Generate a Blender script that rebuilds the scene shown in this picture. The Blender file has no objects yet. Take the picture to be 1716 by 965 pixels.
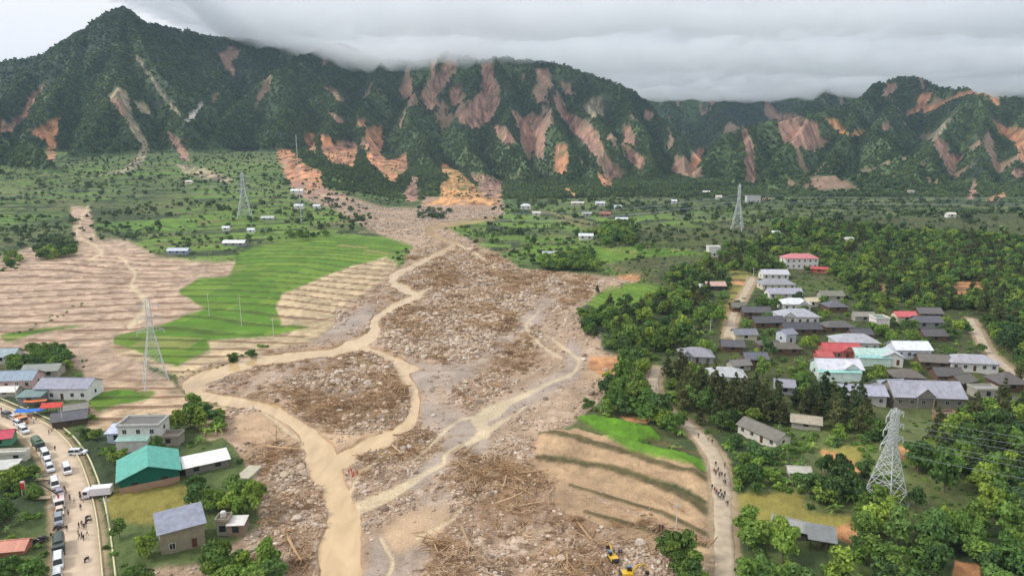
import bpy, bmesh, math, random
import numpy as np
from mathutils import Vector, Matrix
R = math.radians
random.seed(7); rng = np.random.default_rng(7)
SC = bpy.context.scene
COL = SC.collection

# ------------------------------------------------------------------ camera
H = 85.0; F = 1139.0; PITCH = math.atan((482.5-250)/F)
SP, CP = math.sin(PITCH), math.cos(PITCH)
cam_d = bpy.data.cameras.new("camera"); cam = bpy.data.objects.new("camera", cam_d); COL.objects.link(cam)
cam.location = (0, 0, H); cam.rotation_euler = (math.pi/2-PITCH, 0, 0)
cam_d.sensor_width = 36; cam_d.lens = 36*F/1716; cam_d.clip_start = 1; cam_d.clip_end = 40000
SC.camera = cam

# ------------------------------------------------------------------ render look
SC.view_settings.view_transform = 'Standard'; SC.view_settings.look = 'None'
SC.view_settings.exposure = -0.13; SC.view_settings.gamma = 1
SC.render.engine = 'CYCLES'
cy = SC.cycles
cy.use_denoising = True
cy.max_bounces = 10; cy.diffuse_bounces = 2; cy.glossy_bounces = 1; cy.transmission_bounces = 2
cy.volume_bounces = 8; cy.transparent_max_bounces = 12
cy.caustics_reflective = False; cy.caustics_refractive = False

# ------------------------------------------------------------------ world: overcast sky
SUN_EL, SUN_AZ = R(42), R(262)      # azimuth measured clockwise from +Y
world = bpy.data.worlds.new("World"); SC.world = world; world.use_nodes = True
nt = world.node_tree; N = nt.nodes; L = nt.links
for n in list(N): N.remove(n)
out = N.new('ShaderNodeOutputWorld'); bg = N.new('ShaderNodeBackground')
sky = N.new('ShaderNodeTexSky'); sky.sky_type = 'NISHITA'; sky.sun_disc = False
sky.sun_elevation = SUN_EL; sky.sun_rotation = SUN_AZ
bg_s = N.new('ShaderNodeBackground'); bg_s.inputs['Strength'].default_value = 0.08
L.new(sky.outputs[0], bg_s.inputs['Color'])
tc = N.new('ShaderNodeTexCoord'); sep = N.new('ShaderNodeSeparateXYZ'); L.new(tc.outputs['Generated'], sep.inputs[0])
# cloud deck coordinates: direction projected on a flat layer
zc = N.new('ShaderNodeMath'); zc.operation = 'MAXIMUM'; zc.inputs[1].default_value = 0.03; L.new(sep.outputs['Z'], zc.inputs[0])
dx = N.new('ShaderNodeMath'); dx.operation = 'DIVIDE'; L.new(sep.outputs['X'], dx.inputs[0]); L.new(zc.outputs[0], dx.inputs[1])
dy = N.new('ShaderNodeMath'); dy.operation = 'DIVIDE'; L.new(sep.outputs['Y'], dy.inputs[0]); L.new(zc.outputs[0], dy.inputs[1])
cmb = N.new('ShaderNodeCombineXYZ'); L.new(dx.outputs[0], cmb.inputs[0]); L.new(dy.outputs[0], cmb.inputs[1])
nz = N.new('ShaderNodeTexNoise'); nz.inputs['Scale'].default_value = 0.55; nz.inputs['Detail'].default_value = 6; nz.inputs['Roughness'].default_value = 0.5
L.new(cmb.outputs[0], nz.inputs['Vector'])
ramp = N.new('ShaderNodeValToRGB')
el = ramp.color_ramp.elements
el[0].position = 0.0; el[0].color = (.58, .66, .72, 1)
el[1].position = 1.0; el[1].color = (1.7, 1.72, 1.8, 1)
for p, c in ((.08, (.66,.73,.79,1)), (.13, (.80,.86,.92,1)), (.17, (1.15,1.18,1.22,1)), (.24, (1.5,1.5,1.54,1))):
    e = el.new(p); e.color = c
mz = N.new('ShaderNodeMath'); mz.operation = 'MULTIPLY_ADD'; mz.inputs[1].default_value = 0.10
L.new(nz.outputs['Fac'], mz.inputs[0]); 
zoff = N.new('ShaderNodeMath'); zoff.operation = 'ADD'; zoff.inputs[1].default_value = -0.05; L.new(sep.outputs['Z'], zoff.inputs[0])
L.new(zoff.outputs[0], mz.inputs[2])
# brighter break in the deck towards the left (west)
brk = N.new('ShaderNodeMapRange'); brk.inputs[1].default_value = -0.30; brk.inputs[2].default_value = -0.62; brk.inputs[3].default_value = 0; brk.inputs[4].default_value = 0.16; 
L.new(sep.outputs['X'], brk.inputs[0])
az = N.new('ShaderNodeMath'); az.operation = 'ADD'; L.new(mz.outputs[0], az.inputs[0]); L.new(brk.outputs[0], az.inputs[1])
L.new(az.outputs[0], ramp.inputs[0])
bg.inputs['Strength'].default_value = .8; L.new(ramp.outputs[0], bg.inputs['Color'])
mix = N.new('ShaderNodeMixShader'); mix.inputs[0].default_value = 0.93
L.new(bg_s.outputs[0], mix.inputs[1]); L.new(bg.outputs[0], mix.inputs[2]); L.new(mix.outputs[0], out.inputs[0])

sun_d = bpy.data.lights.new("sun", 'SUN'); sun = bpy.data.objects.new("sun", sun_d); COL.objects.link(sun)
sun_d.energy = 2.6; sun_d.angle = R(10); sun_d.color = (1, .96, .9)
sd = Vector((math.cos(SUN_EL)*math.sin(SUN_AZ), math.cos(SUN_EL)*math.cos(SUN_AZ), math.sin(SUN_EL)))
sun.rotation_euler = sd.to_track_quat('Z', 'Y').to_euler()

# ------------------------------------------------------------------ projection helpers
CX, CYV = 858.0, 482.5
def w_at(u, v, y):
    k = y/(F*CP-(v-CYV)*SP)
    return ((u-CX)*k, y, H-(F*SP+(v-CYV)*CP)*k)
def px(x, y, z):
    dz = z-H
    d = y*CP-dz*SP
    return CX+F*x/d, CYV-F*(y*SP+dz*CP)/d

# ------------------------------------------------------------------ noise
def _h(ix, iy, s):
    n = (ix.astype(np.int64)*374761393+iy.astype(np.int64)*668265263+s*974634777) & 0xffffffff
    n = ((n ^ (n >> 13))*1274126177) & 0xffffffff
    n = ((n ^ (n >> 16))*2246822519) & 0xffffffff
    return ((n ^ (n >> 15)) & 0xffff).astype(np.float32)/65535.
def vnoise(x, y, s=0):
    xf = np.floor(x); yf = np.floor(y); fx = (x-xf).astype(np.float32); fy = (y-yf).astype(np.float32)
    fx = fx*fx*(3-2*fx); fy = fy*fy*(3-2*fy)
    a = _h(xf, yf, s); b = _h(xf+1, yf, s); c = _h(xf, yf+1, s); d = _h(xf+1, yf+1, s)
    return (a+(b-a)*fx)*(1-fy)+(c+(d-c)*fx)*fy
def fbm(x, y, sc, o=4, s=0, g=.5):
    t = 0; a = 1; tot = 0
    for i in range(o):
        c, q = math.cos(i*1.1), math.sin(i*1.1)
        t = t+a*vnoise((x*c-y*q)/sc, (x*q+y*c)/sc, s+i*17); tot += a; a *= g; sc *= .5
    return t/tot*2-1
def sst(x, a, b):
    t = np.clip((x-a)/(b-a), 0, 1); return t*t*(3-2*t)

# ------------------------------------------------------------------ the lie of the land
def bump(x, y, cx, cy, rx, ry, h):
    return h*np.exp(-((x-cx)/rx)**2-((y-cy)/ry)**2)
def valley(x, y):
    z = .030*np.maximum(y-180, 0)
    z = z-.012*np.maximum(y-900, 0)
    z = z+34*sst(y, 560, 1040)*sst(-x, 120, 330)
    z = z+20*sst(y, 880, 1150)*sst(-x, 20, 120)
    z = z+bump(x, y, 330, 590, 210, 70, 9)+bump(x, y, 520, 520, 160, 120, 10)
    z = z+4*sst(x, 35, 90)*sst(y, 200, 260)
    z = z+bump(x, y, 100, 150, 45, 40, 3)
    z = z+2.5*(fbm(x, y, 170, 2, 5))*sst(y, 250, 500)
    return z

# ridges: (u, v, distance) in the picture's own measure; each becomes real points at that distance
RIDGES = [
 (.62, [(-330,150,1420),(-150,128,1450),(0,98,1470),(60,85,1480),(100,66,1490),(150,32,1500),(180,14,1500),(212,4,1500),(260,35,1560),(330,52,1680),(430,62,1800),(540,64,1880),(580,66,1900),(650,92,1900),(700,96,1880),(742,80,1850),(800,96,1850),(830,90,1830),(900,97,1800),(960,104,1750),(1040,130,1700),(1090,165,1640),(1130,198,1580),(1165,235,1520),(1185,262,1450)]),
 (.66, [(212,4,1500),(196,80,1390),(203,120,1290),(200,150,1220),(160,190,1120),(110,250,1030),(90,285,980)]),
 (.66, [(200,150,1220),(215,190,1150),(180,240,1060),(150,285,1000)]),
 (.7, [(60,85,1480),(20,150,1340),(-40,200,1200)]),
 (.7, [(-200,190,1050),(-60,225,980),(40,230,960),(75,255,930),(110,292,900)]),
 (.7, [(150,32,1500),(110,100,1380),(90,160,1260),(60,190,1180)]),
 (.68, [(212,4,1500),(250,70,1420),(290,140,1320),(310,195,1220),(322,250,1110)]),
 (.66, [(560,66,1890),(500,92,1700),(450,120,1540),(400,155,1420),(368,200,1300),(345,245,1180),(335,275,1100)]),
 (.66, [(450,120,1540),(480,150,1420),(470,205,1290),(430,250,1170),(410,285,1090)]),
 (.66, [(500,92,1700),(560,150,1500),(545,200,1340),(530,240,1200),(500,275,1110)]),
 (.66, [(650,92,1900),(625,140,1650),(590,180,1480),(600,220,1320),(640,265,1170),(655,300,1080)]),
 (.68, [(742,80,1850),(705,130,1680),(680,170,1520),(700,215,1360),(720,255,1220),(735,300,1100)]),
 (.68, [(800,96,1850),(790,150,1640),(760,200,1450),(790,240,1300),(810,290,1130)]),
 (.68, [(830,90,1830),(850,150,1610),(845,200,1430),(870,250,1270),(870,300,1110)]),
 (.68, [(900,97,1800),(925,150,1600),(925,200,1420),(950,250,1260),(935,305,1090)]),
 (.68, [(960,104,1750),(985,160,1560),(1010,210,1400),(1000,260,1240),(1040,305,1090)]),
 (.68, [(1040,130,1700),(1065,185,1500),(1085,230,1340),(1110,280,1170),(1120,300,1100)]),
 (.70, [(1130,198,1580),(1140,240,1400),(1170,285,1200)]),
 # low wooded foothills
 (.3, [(1190,322,1000),(1270,312,990),(1330,296,975),(1400,282,965),(1470,278,960),(1545,290,965),(1620,312,980)]),
 (.35, [(1400,282,965),(1380,320,925)]), (.35, [(1500,280,960),(1510,318,920)]),
 (.3, [(880,322,1010),(940,312,1020),(1010,318,1010),(1075,308,1020),(1140,318,1000)]),
 (.35, [(500,318,1040),(560,322,1020),(640,332,1000)]), (.3, [(1640,318,940),(1720,306,930),(1800,310,930)]),
 (.35, [(180,272,1010),(240,285,980),(290,300,950)]), (.3, [(-150,262,900),(-40,262,900),(40,280,880)]),
 # back ranges
 (.5, [(900,150,2500),(1000,150,2500),(1060,138,2500),(1105,130,2450),(1140,150,2400),(1165,160,2380),(1200,150,2400),(1300,140,2350),(1400,128,2300),(1480,118,2300),(1560,126,2350),(1640,136,2300),(1700,108,2250),(1800,90,2250),(2000,100,2200)]),
 (.6, [(1105,130,2450),(1130,190,2100),(1160,225,1900)]),
 (.6, [(1200,150,2400),(1215,190,2050),(1240,215,1800)]),
 (.6, [(1400,128,2300),(1370,165,1950),(1330,190,1700)]),
 # right mass
 (.66, [(1170,292,1150),(1195,255,1230),(1222,215,1290),(1255,202,1330),(1300,192,1370),(1345,186,1400),(1390,180,1450),(1430,165,1550),(1478,128,1750),(1510,122,1750),(1545,123,1740),(1585,140,1680),(1640,148,1500),(1665,152,1480),(1720,160,1500),(1800,150,1500),(1960,160,1500)]),
 (.68, [(1255,202,1330),(1260,245,1200),(1250,290,1080)]),
 (.68, [(1345,186,1400),(1330,225,1260),(1310,265,1120),(1290,300,1030)]),
 (.68, [(1430,165,1550),(1425,210,1330),(1400,250,1170),(1390,290,1050)]),
 (.68, [(1478,128,1750),(1490,170,1520),(1470,210,1330),(1500,235,1150),(1530,260,1060),(1540,295,1000)]),
 (.68, [(1640,148,1500),(1605,185,1380),(1570,220,1250),(1555,260,1120),(1560,300,1010)]),
 (.68, [(1640,148,1500),(1660,200,1320),(1650,250,1160),(1640,300,1020)]),
 (.68, [(1720,160,1500),(1730,220,1280),(1710,280,1080)]),
 (.68, [(1850,160,1500),(1850,220,1280),(1840,290,1060)]),
]
RSEG = []
for sl, pts in RIDGES:
    w = [w_at(*p) for p in pts]
    for a, b in zip(w, w[1:]): RSEG.append((sl*1.95, a, b))
def mountains(x, y):
    wx = 26*fbm(x, y, 170, 3, 31); wy = 26*fbm(x, y, 170, 3, 57)
    X = x+wx; Y = y+wy
    g = np.abs(fbm(X, Y, 105, 5, 88))          # gullies
    m = np.full(np.shape(x), -1e3, np.float32)
    for sl, a, b in RSEG:
        ax, ay, az = a; dx_, dy_, dz_ = b[0]-ax, b[1]-ay, b[2]-az
        t = np.clip(((X-ax)*dx_+(Y-ay)*dy_)/(dx_*dx_+dy_*dy_), 0, 1)
        d = np.hypot(X-ax-t*dx_, Y-ay-t*dy_)
        h = az+t*dz_-sl*(d+6-np.sqrt(36+.0*d))*(1-.0*d)
        h = h-.04*d+(.26*d+2)*np.minimum(g*2.2, 1)-.05*d
        m = np.maximum(m, h)
    m = m+8*fbm(x, y, 120, 4, 71)-6*(.2-np.minimum(g, .2))/.2
    m = m-12
    return m
def smooth_z(x, y):
    """the land without terraces, carving or debris"""
    x = np.asarray(x, np.float64); y = np.asarray(y, np.float64)
    v = valley(x, y)
    far = y > 820
    if np.any(far):
        xs, ys = x[far], y[far]
        vv = v[far]; m = mountains(xs, ys)
        k = 8.
        s = np.maximum(vv, m)+k*np.exp(-np.abs(vv-m)/k)*.35
        v = v.copy(); v[far] = vv+(s-vv)*sst(ys, 820, 900)
    return v
def ground(u, v, y0=60):
    """the point of the land seen at picture position (u, v): march along the ray"""
    dxr, dyr, dzr = (u-CX), (F*CP-(v-CYV)*SP), -(F*SP+(v-CYV)*CP)
    ys = np.concatenate([np.arange(y0, 900, .5), np.arange(900, 3000, 3.)])
    k = ys/dyr
    z = smooth_z(dxr*k, ys); r = H+dzr*k
    hit = np.nonzero(r <= z)[0]
    if not len(hit): return (dxr*k[-1], ys[-1], z[-1])
    i = hit[0]
    return (float(dxr*k[i]), float(ys[i]), float(z[i]))
# ------------------------------------------------------------------ region masks (outlines in picture measure)
U0, V0, UW, VW = -400, -60, 2516, 1300
def raster(polys, blur=1):
    m = np.zeros((VW, UW), np.float32)
    for pts in polys:
        p = np.array(pts, float)-[U0, V0]; q = np.roll(p, -1, 0)
        lo, hi = int(max(0, p[:, 1].min())), int(min(VW-1, p[:, 1].max()+1))
        for r in range(lo, hi):
            yy = r+.5
            c = ((p[:, 1] <= yy) & (q[:, 1] > yy)) | ((q[:, 1] <= yy) & (p[:, 1] > yy))
            if not c.any(): continue
            xs = np.sort(p[c, 0]+(yy-p[c, 1])/(q[c, 1]-p[c, 1])*(q[c, 0]-p[c, 0]))
            for a, b in zip(xs[::2], xs[1::2]): m[r, max(0, int(a)):max(0, int(b)+1)] = 1
    return boxblur(m, blur)
def boxblur(m, n):
    for _ in range(2):
        if n < 1: break
        for ax in (0, 1):
            c = np.cumsum(np.pad(m, [(n+1, n) if i == ax else (0, 0) for i in (0, 1)], mode='edge'), axis=ax, dtype=np.float64)
            if ax == 0: m = ((c[2*n+1:]-c[:-2*n-1])/(2*n+1)).astype(np.float32)
            else: m = ((c[:, 2*n+1:]-c[:, :-2*n-1])/(2*n+1)).astype(np.float32)
    return m
def band(lines, blur=1):
    """outline of polylines with a width at each point: (u, v, halfwidth)"""
    ps = []
    for ln in lines:
        for (u1, v1, w1), (u2, v2, w2) in zip(ln, ln[1:]):
            d = math.hypot(u2-u1, v2-v1) or 1; nx_, ny_ = -(v2-v1)/d, (u2-u1)/d
            ps.append([(u1+nx_*w1, v1+ny_*w1), (u2+nx_*w2, v2+ny_*w2), (u2-nx_*w2, v2-ny_*w2), (u1-nx_*w1, v1-ny_*w1)])
            for (a, b, w) in ((u1, v1, w1), (u2, v2, w2)):
                ps.append([(a+w*math.cos(k*.785), b+w*math.sin(k*.785)) for k in range(8)])
    m = np.zeros((VW, UW), np.float32)
    for p in ps: m = np.maximum(m, raster_small(p))
    return boxblur(m, blur)
def raster_small(pts):
    return raster([pts], 0)
def sample(m, u, v):
    ui = np.clip(u-U0, 0, UW-1).astype(np.int32); vi = np.clip(v-V0, 0, VW-1).astype(np.int32)
    return m[vi, ui]
def lin(c):
    c = np.array(c, np.float32)/255.
    return np.where(c < .04045, c/12.92, ((c+.055)/1.055)**2.4).astype(np.float32)

P_FAN = [(118,345),(150,350),(160,400),(215,403),(262,430),(330,438),(420,440),(385,462),(330,468),(300,487),(345,520),(270,545),(190,562),(192,585),(235,600),(250,620),(290,640),(285,665),(240,690),(150,700),(140,620),(0,590),(-400,620),(-400,430),(0,432),(60,412),(132,418),(122,385)]
P_FLOW = [(715,330),(840,335),(845,360),(760,372),(745,380),(785,402),(840,430),(870,452),(1000,462),(1075,468),(1040,482),(1010,490),(975,515),(972,545),(1005,560),(1010,592),(1035,600),(1045,640),(1010,665),(985,690),(960,712),(905,735),(905,775),(960,800),(1040,830),(1120,860),(1200,900),(1215,1240),(120,1240),(190,975),(250,955),(330,950),(400,905),(436,880),(436,830),(405,770),(372,730),(372,690),(400,675),(340,668),(300,650),(300,632),(350,612),(440,590),(520,572),(565,545),(560,520),(600,500),(640,470),(680,440),(690,412),(640,395),(610,378),(560,350),(500,330),(480,300),(470,255),(520,300),(560,322),(640,348),(700,350)]
P_TAN = [(440,495),(500,480),(560,452),(640,430),(665,440),(655,470),(640,500),(620,520),(560,545),(520,573),(440,592),(350,613),(300,632),(250,612),(190,590),(190,575),(260,600),(300,612),(350,588),(345,572),(460,562),(520,548),(470,545),(455,520)]
P_LOWTAN = [(180,640),(290,640),(300,655),(345,672),(400,690),(378,730),(350,740),(310,700),(250,695),(150,735),(140,690)]
P_RICE = [(388,455),(400,425),(440,410),(560,398),(640,398),(692,414),(640,432),(570,452),(500,482),(470,492),(462,520),(472,545),(522,549),(460,562),(345,572),(350,586),(300,612),(262,602),(190,575),(190,565),(270,545),(345,516),(300,490),(330,468),(385,462)]
P_RICE2 = [(985,505),(1010,485),(1045,475),(1100,480),(1110,495),(1080,510),(1000,522)]
P_RICE3 = [(860,425),(900,440),(1000,445),(1090,430),(1180,428),(1150,418),(1000,415),(900,410)]
P_RICE4 = [(965,703),(1010,702),(1090,722),(1110,738),(1060,745),(1000,722)]
P_RICE5 = [(1010,735),(1060,742),(1130,760),(1182,775),(1184,792),(1140,782),(1060,765)]
P_RICE6 = [(150,660),(200,650),(262,655),(255,668),(200,678),(165,690),(150,680)]
P_RICE7 = [(0,562),(60,548),(140,545),(60,560),(10,572)]
P_GREEN_L = [(225,372),(330,370),(330,388),(240,390),(160,385),(160,376)]
P_GREEN_L2 = [(0,362),(60,358),(110,362),(40,374),(0,378)]
P_YEL = [[(1225,455),(1262,458),(1255,480),(1235,500),(1225,540),(1205,550),(1212,520),(1222,490)],[(175,828),(310,815),(340,850),(290,880),(190,880)],[(1250,860),(1330,855),(1430,870),(1440,905),(1350,900),(1260,885)],[(1240,830),(1340,830),(1350,860),(1240,855)],[(1370,755),(1440,750),(1450,790),(1380,785)]]
P_ORANGE = [[(1372,758),(1400,762),(1440,780),(1455,795),(1430,798),(1385,778)],[(1505,752),(1545,750),(1550,775),(1510,775)],[(1590,475),(1640,472),(1650,490),(1600,505),(1595,490)],[(1225,468),(1250,470),(1245,480),(1225,478)],[(1470,478),(1482,478),(1482,500),(1470,498)],[(1035,462),(1070,462),(1072,472),(1036,470)],[(1600,945),(1640,950),(1640,1000),(1590,1000)],[(985,600),(1035,600),(1038,625),(1010,632),(985,615)],[(1040,700),(1090,703),(1085,712),(1050,710)],[(1250,555),(1262,556),(1260,566)],[(1340,895),(1420,880),(1450,900),(1440,915),(1380,905)]]
P_TERR = [  # bare tan terraces at the lower right, upper to lower
 [(905,728),(960,722),(1040,742),(1130,768),(1185,800),(1187,842),(1130,815),(1040,790),(950,770),(895,768)],
 [(890,772),(960,775),(1050,800),(1130,828),(1195,870),(1197,905),(1120,885),(1040,850),(960,820),(905,800)],
 [(930,812),(1040,855),(1120,890),(1200,925),(1200,950),(1110,925),(1000,880),(930,850)],
]
BANKS = [  # banks between those terraces
 [(905,728,4),(960,738,5),(1040,762,5),(1120,788,5),(1187,805,5)],
 [(900,770,3),(960,778,4),(1030,792,5),(1090,812,6),(1150,838,8),(1200,865,12)],
 [(955,815,2),(1010,832,3),(1060,848,3),(1110,862,4),(1165,890,4),(1200,905,4)],
 [(980,858,3),(1040,875,4),(1110,895,5),(1190,918,4)],
 [(965,700,3),(1010,716,3),(1060,732,4),(1110,746,3),(1185,768,3)],
]
RIVER = [[(a_, b_, w_*(.78 if b_ < 600 else .88)) for a_, b_, w_ in ln_] for ln_ in [
 [(830,366,1.5),(790,372,1.5),(740,378,2),(716,385,2),(730,397,2),(765,408,2),(745,420,3),(712,435,3.5),(680,452,4),(655,464,5),(665,478,5),(700,492,5.5),(690,500,5),(660,512,6),(632,530,6),(628,545,8),(622,560,9),(600,575,9),(560,588,8),(500,594,6),(440,602,6),(380,617,8),(335,632,12),(318,645,14),(325,658,11),(365,668,8),(420,675,7),(460,687,8),(495,706,10),(518,730,14),(535,755,26),(545,785,32),(555,815,24),(570,845,27),(580,875,32),(575,905,36),(570,935,38),(572,975,38),(575,1100,40)],
 [(600,578,5),(640,592,6),(665,610,7),(680,630,7),(692,655,7),(694,680,8),(682,710,9),(660,728,10),(615,745,11),(575,770,15)],
 [(640,592,4),(672,605,4),(695,618,3),(680,622,3)],
]]
STREAM = [
 [(560,588,1.5),(600,604,2),(640,618,2),(668,640,1.5),(676,668,1)],[(420,675,2),(450,700,2),(500,735,3),(530,770,3)],[(660,728,2),(640,760,2.5),(600,790,3),(585,830,3)],[(690,500,2),(700,525,2.5),(672,548,2),(640,560,2),(612,575,3)],[(712,435,2),(730,455,2),(720,480,1.5),(700,492,2)],[(640,900,3),(655,940,3),(640,990,4)],[(820,690,3),(770,705,2),(730,735,2),(690,770,2)],[(905,520,1.5),(880,545,1.5),(900,575,1.5),(940,600,2)],[(765,408,2),(800,425,1.5),(830,450,1.5),(850,480,1)],
 [(915,560,1.5),(945,585,2),(968,605,2.5),(960,625,2.5),(900,650,3),(850,672,5),(825,690,13),(800,705,10),(815,725,9),(790,740,4),(745,760,3),(742,775,3),(700,800,5),(650,828,9),(600,850,10)],
 [(815,725,5),(850,700,3),(880,680,2)],
 [(700,900,3),(760,870,3),(775,850,3)],
 [(148,345,1),(135,365,1.5),(128,395,1.5),(160,412,2),(170,425,2),(150,435,2)],
 [(200,430,1.5),(225,455,2),(220,480,3),(250,510,4),(235,530,6),(215,545,5)],
]
GREYFLOW = [  # smooth grey silt runs
 [(690,625,22),(740,640,30),(800,610,10),(860,560,14),(905,520,14),(930,480,10)],
 [(730,690,30),(800,740,25),(745,770,18),(690,815,12)],
 [(960,580,12),(960,625,12),(880,665,14),(820,700,18),(760,745,18)],
 [(420,650,6),(470,620,16),(560,600,10)],[(520,560,10),(590,545,16),(620,520,10)],
 [(660,930,40),(720,860,30),(750,830,12)],
 [(640,1000,50),(700,900,35)],
]
SLIDES = [  # bare landslide scars on the slopes: outline, colour
 ([(178,162),(196,146),(214,152),(216,178),(232,215),(250,248),(238,278),(200,292),(150,298),(205,282),(230,262),(238,245),(215,210),(202,185)], 'g'),
 ([(178,162),(202,165),(212,200),(196,185)], 'r'),
 ([(72,208),(104,193),(92,235),(92,275),(78,272),(80,235),(50,222)], 'o'),
 ([(78,138),(50,160),(38,190),(10,208),(0,195),(0,225),(15,222),(45,195),(60,165)], 'r'),
 ([(222,170),(240,172),(254,190),(240,195)], 'g'),
 ([(338,172),(342,176),(318,206),(308,205)], 'w'),
 ([(362,86),(372,88),(392,118),(394,128),(380,118)], 'r'),
 ([(225,95),(228,93),(300,190),(306,200),(298,196)], 'g'),
 ([(280,220),(300,232),(322,272),(305,268)], 'r'),
 ([(540,142),(560,150),(578,172),(566,172)], 'r'), ([(545,185),(560,190),(578,210),(565,208)], 'r'),
 ([(600,200),(612,198),(612,215),(602,212)], 'o'),
 ([(463,248),(488,250),(510,275),(540,288),(538,312),(505,322),(480,300),(468,275)], 'o'),
 ([(508,224),(525,222),(532,258),(515,255)], 'o'),
 ([(535,226),(550,225),(560,245),(600,250),(592,278),(555,275),(542,262)], 'o'),
 ([(560,240),(590,235),(600,250),(570,262)], 'r'),
 ([(612,214),(640,210),(645,235),(637,262),(612,250)], 'o'),
 ([(637,255),(650,270),(682,258),(682,282),(660,308),(645,295),(620,275),(612,258)], 'o'),
 ([(675,325),(690,296),(700,298),(702,335),(680,338)], 'r'),
 ([(670,150),(690,128),(690,165),(675,170)], 'r'),
 ([(722,148),(745,100),(765,95),(765,120),(738,155),(700,170),(720,135),(722,100),(738,85)], 'r'),
 ([(705,150),(725,150),(735,175),(720,185),(705,165)], 'r'),
 ([(755,148),(770,140),(775,175),(757,180)], 'r'),
 ([(806,110),(826,104),(828,130),(838,150),(835,175),(820,205),(795,215),(768,205),(765,190),(790,170),(808,150)], 'r'),
 ([(740,275),(770,288),(790,305),(810,330),(838,335),(836,360),(700,345),(735,335),(738,310),(755,300),(738,290)], 'y'),
 ([(785,290),(812,292),(842,305),(845,335),(815,338)], 'r'),
 ([(830,210),(848,212),(868,240),(845,242),(832,230)], 'r'),
 ([(858,185),(875,200),(893,188),(912,205),(915,240),(908,270),(890,255),(872,225)], 'r'),
 ([(930,250),(938,240),(952,242),(950,280),(945,296),(932,290)], 'o'),
 ([(897,118),(918,115),(922,140),(908,138)], 'r'), ([(897,153),(912,160),(920,178),(905,170)], 'r'),
 ([(940,138),(955,140),(960,160),(948,162)], 'r'),
 ([(925,160),(940,165),(950,190),(985,205),(1005,225),(1010,250),(1030,280),(1045,300),(1018,305),(1000,270),(980,245),(960,222),(935,190)], 'r'),
 ([(1000,292),(1020,300),(1030,315),(1010,315)], 'o'),
 ([(990,165),(1010,165),(1008,195),(990,200),(978,180)], 'g'),
 ([(1045,208),(1060,215),(1065,245),(1045,240)], 'r'),
 ([(1040,240),(1060,250),(1085,270),(1075,288),(1055,268)], 'r'),
 ([(1080,185),(1095,190),(1090,205),(1080,202)], 'r'),
 ([(1122,290),(1135,270),(1145,265),(1138,290)], 'r'),
 ([(1150,288),(1160,258),(1180,246),(1172,280),(1155,298)], 'o'),
 ([(1242,210),(1248,212),(1262,250),(1266,290),(1266,308),(1250,305),(1248,260)], 'r'),
 ([(1295,192),(1330,190),(1345,198),(1370,208),(1375,232),(1390,238),(1365,255),(1345,250),(1320,240)], 'r'),
 ([(1378,198),(1400,200),(1425,228),(1440,215),(1455,222),(1430,232),(1410,225)], 'y'),
 ([(1482,145),(1500,136),(1500,155),(1485,162)], 'r'),
 ([(1515,198),(1530,180),(1545,158),(1562,155),(1555,170),(1535,190)], 'o'),
 ([(1545,180),(1580,170),(1610,155),(1650,150),(1672,158),(1672,178),(1655,165),(1630,158),(1600,165),(1570,182),(1550,190)], 'o'),
 ([(1550,240),(1575,215),(1598,190),(1590,210),(1565,235)], 'g'),
 ([(1662,200),(1690,212),(1716,215),(1760,220),(1740,270),(1712,268),(1700,245),(1672,225)], 'o'),
 ([(1695,280),(1716,285),(1716,300),(1700,296)], 'r'),
 ([(1568,230),(1585,240),(1590,260),(1615,262),(1600,288),(1580,270)], 'r'),
 ([(1618,330),(1635,298),(1640,325),(1625,335)], 'r'), ([(1650,335),(1685,320),(1690,330),(1660,342)], 'o'),
 ([(1480,205),(1492,208),(1490,220),(1478,220)], 'r'),
 ([(945,315),(955,315),(968,328),(960,335)], 'y'), ([(1300,345),(1270,335),(1280,330),(1310,340)], 'r'),
 ([(290,275),(330,278),(390,298),(395,310),(350,302),(310,292)], 'g'),
]
SCOL = {'r': (158,124,108), 'o': (182,132,100), 'g': (152,142,118), 'w': (205,200,196), 'y': (192,146,98)}
ROADS = {  # centre line in picture measure, width in metres
 'road_left': ([(-60,668),(-10,690),(25,705),(60,722),(88,750),(106,780),(118,820),(126,860),(130,900),(132,950),(134,1010),(136,1100)], 7.6),
 'road_right': ([(1100,618),(1094,640),(1095,665),(1115,690),(1150,712),(1175,735),(1198,765),(1208,800),(1210,840),(1212,880),(1214,930),(1216,1010),(1218,1100)], 3.9),
 'lane_up': ([(1262,466),(1250,490),(1236,512),(1226,540),(1220,568)], 3.6),
 'lane_east': ([(1625,535),(1640,560),(1655,590),(1690,620),(1730,645)], 3.4),
}
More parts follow.
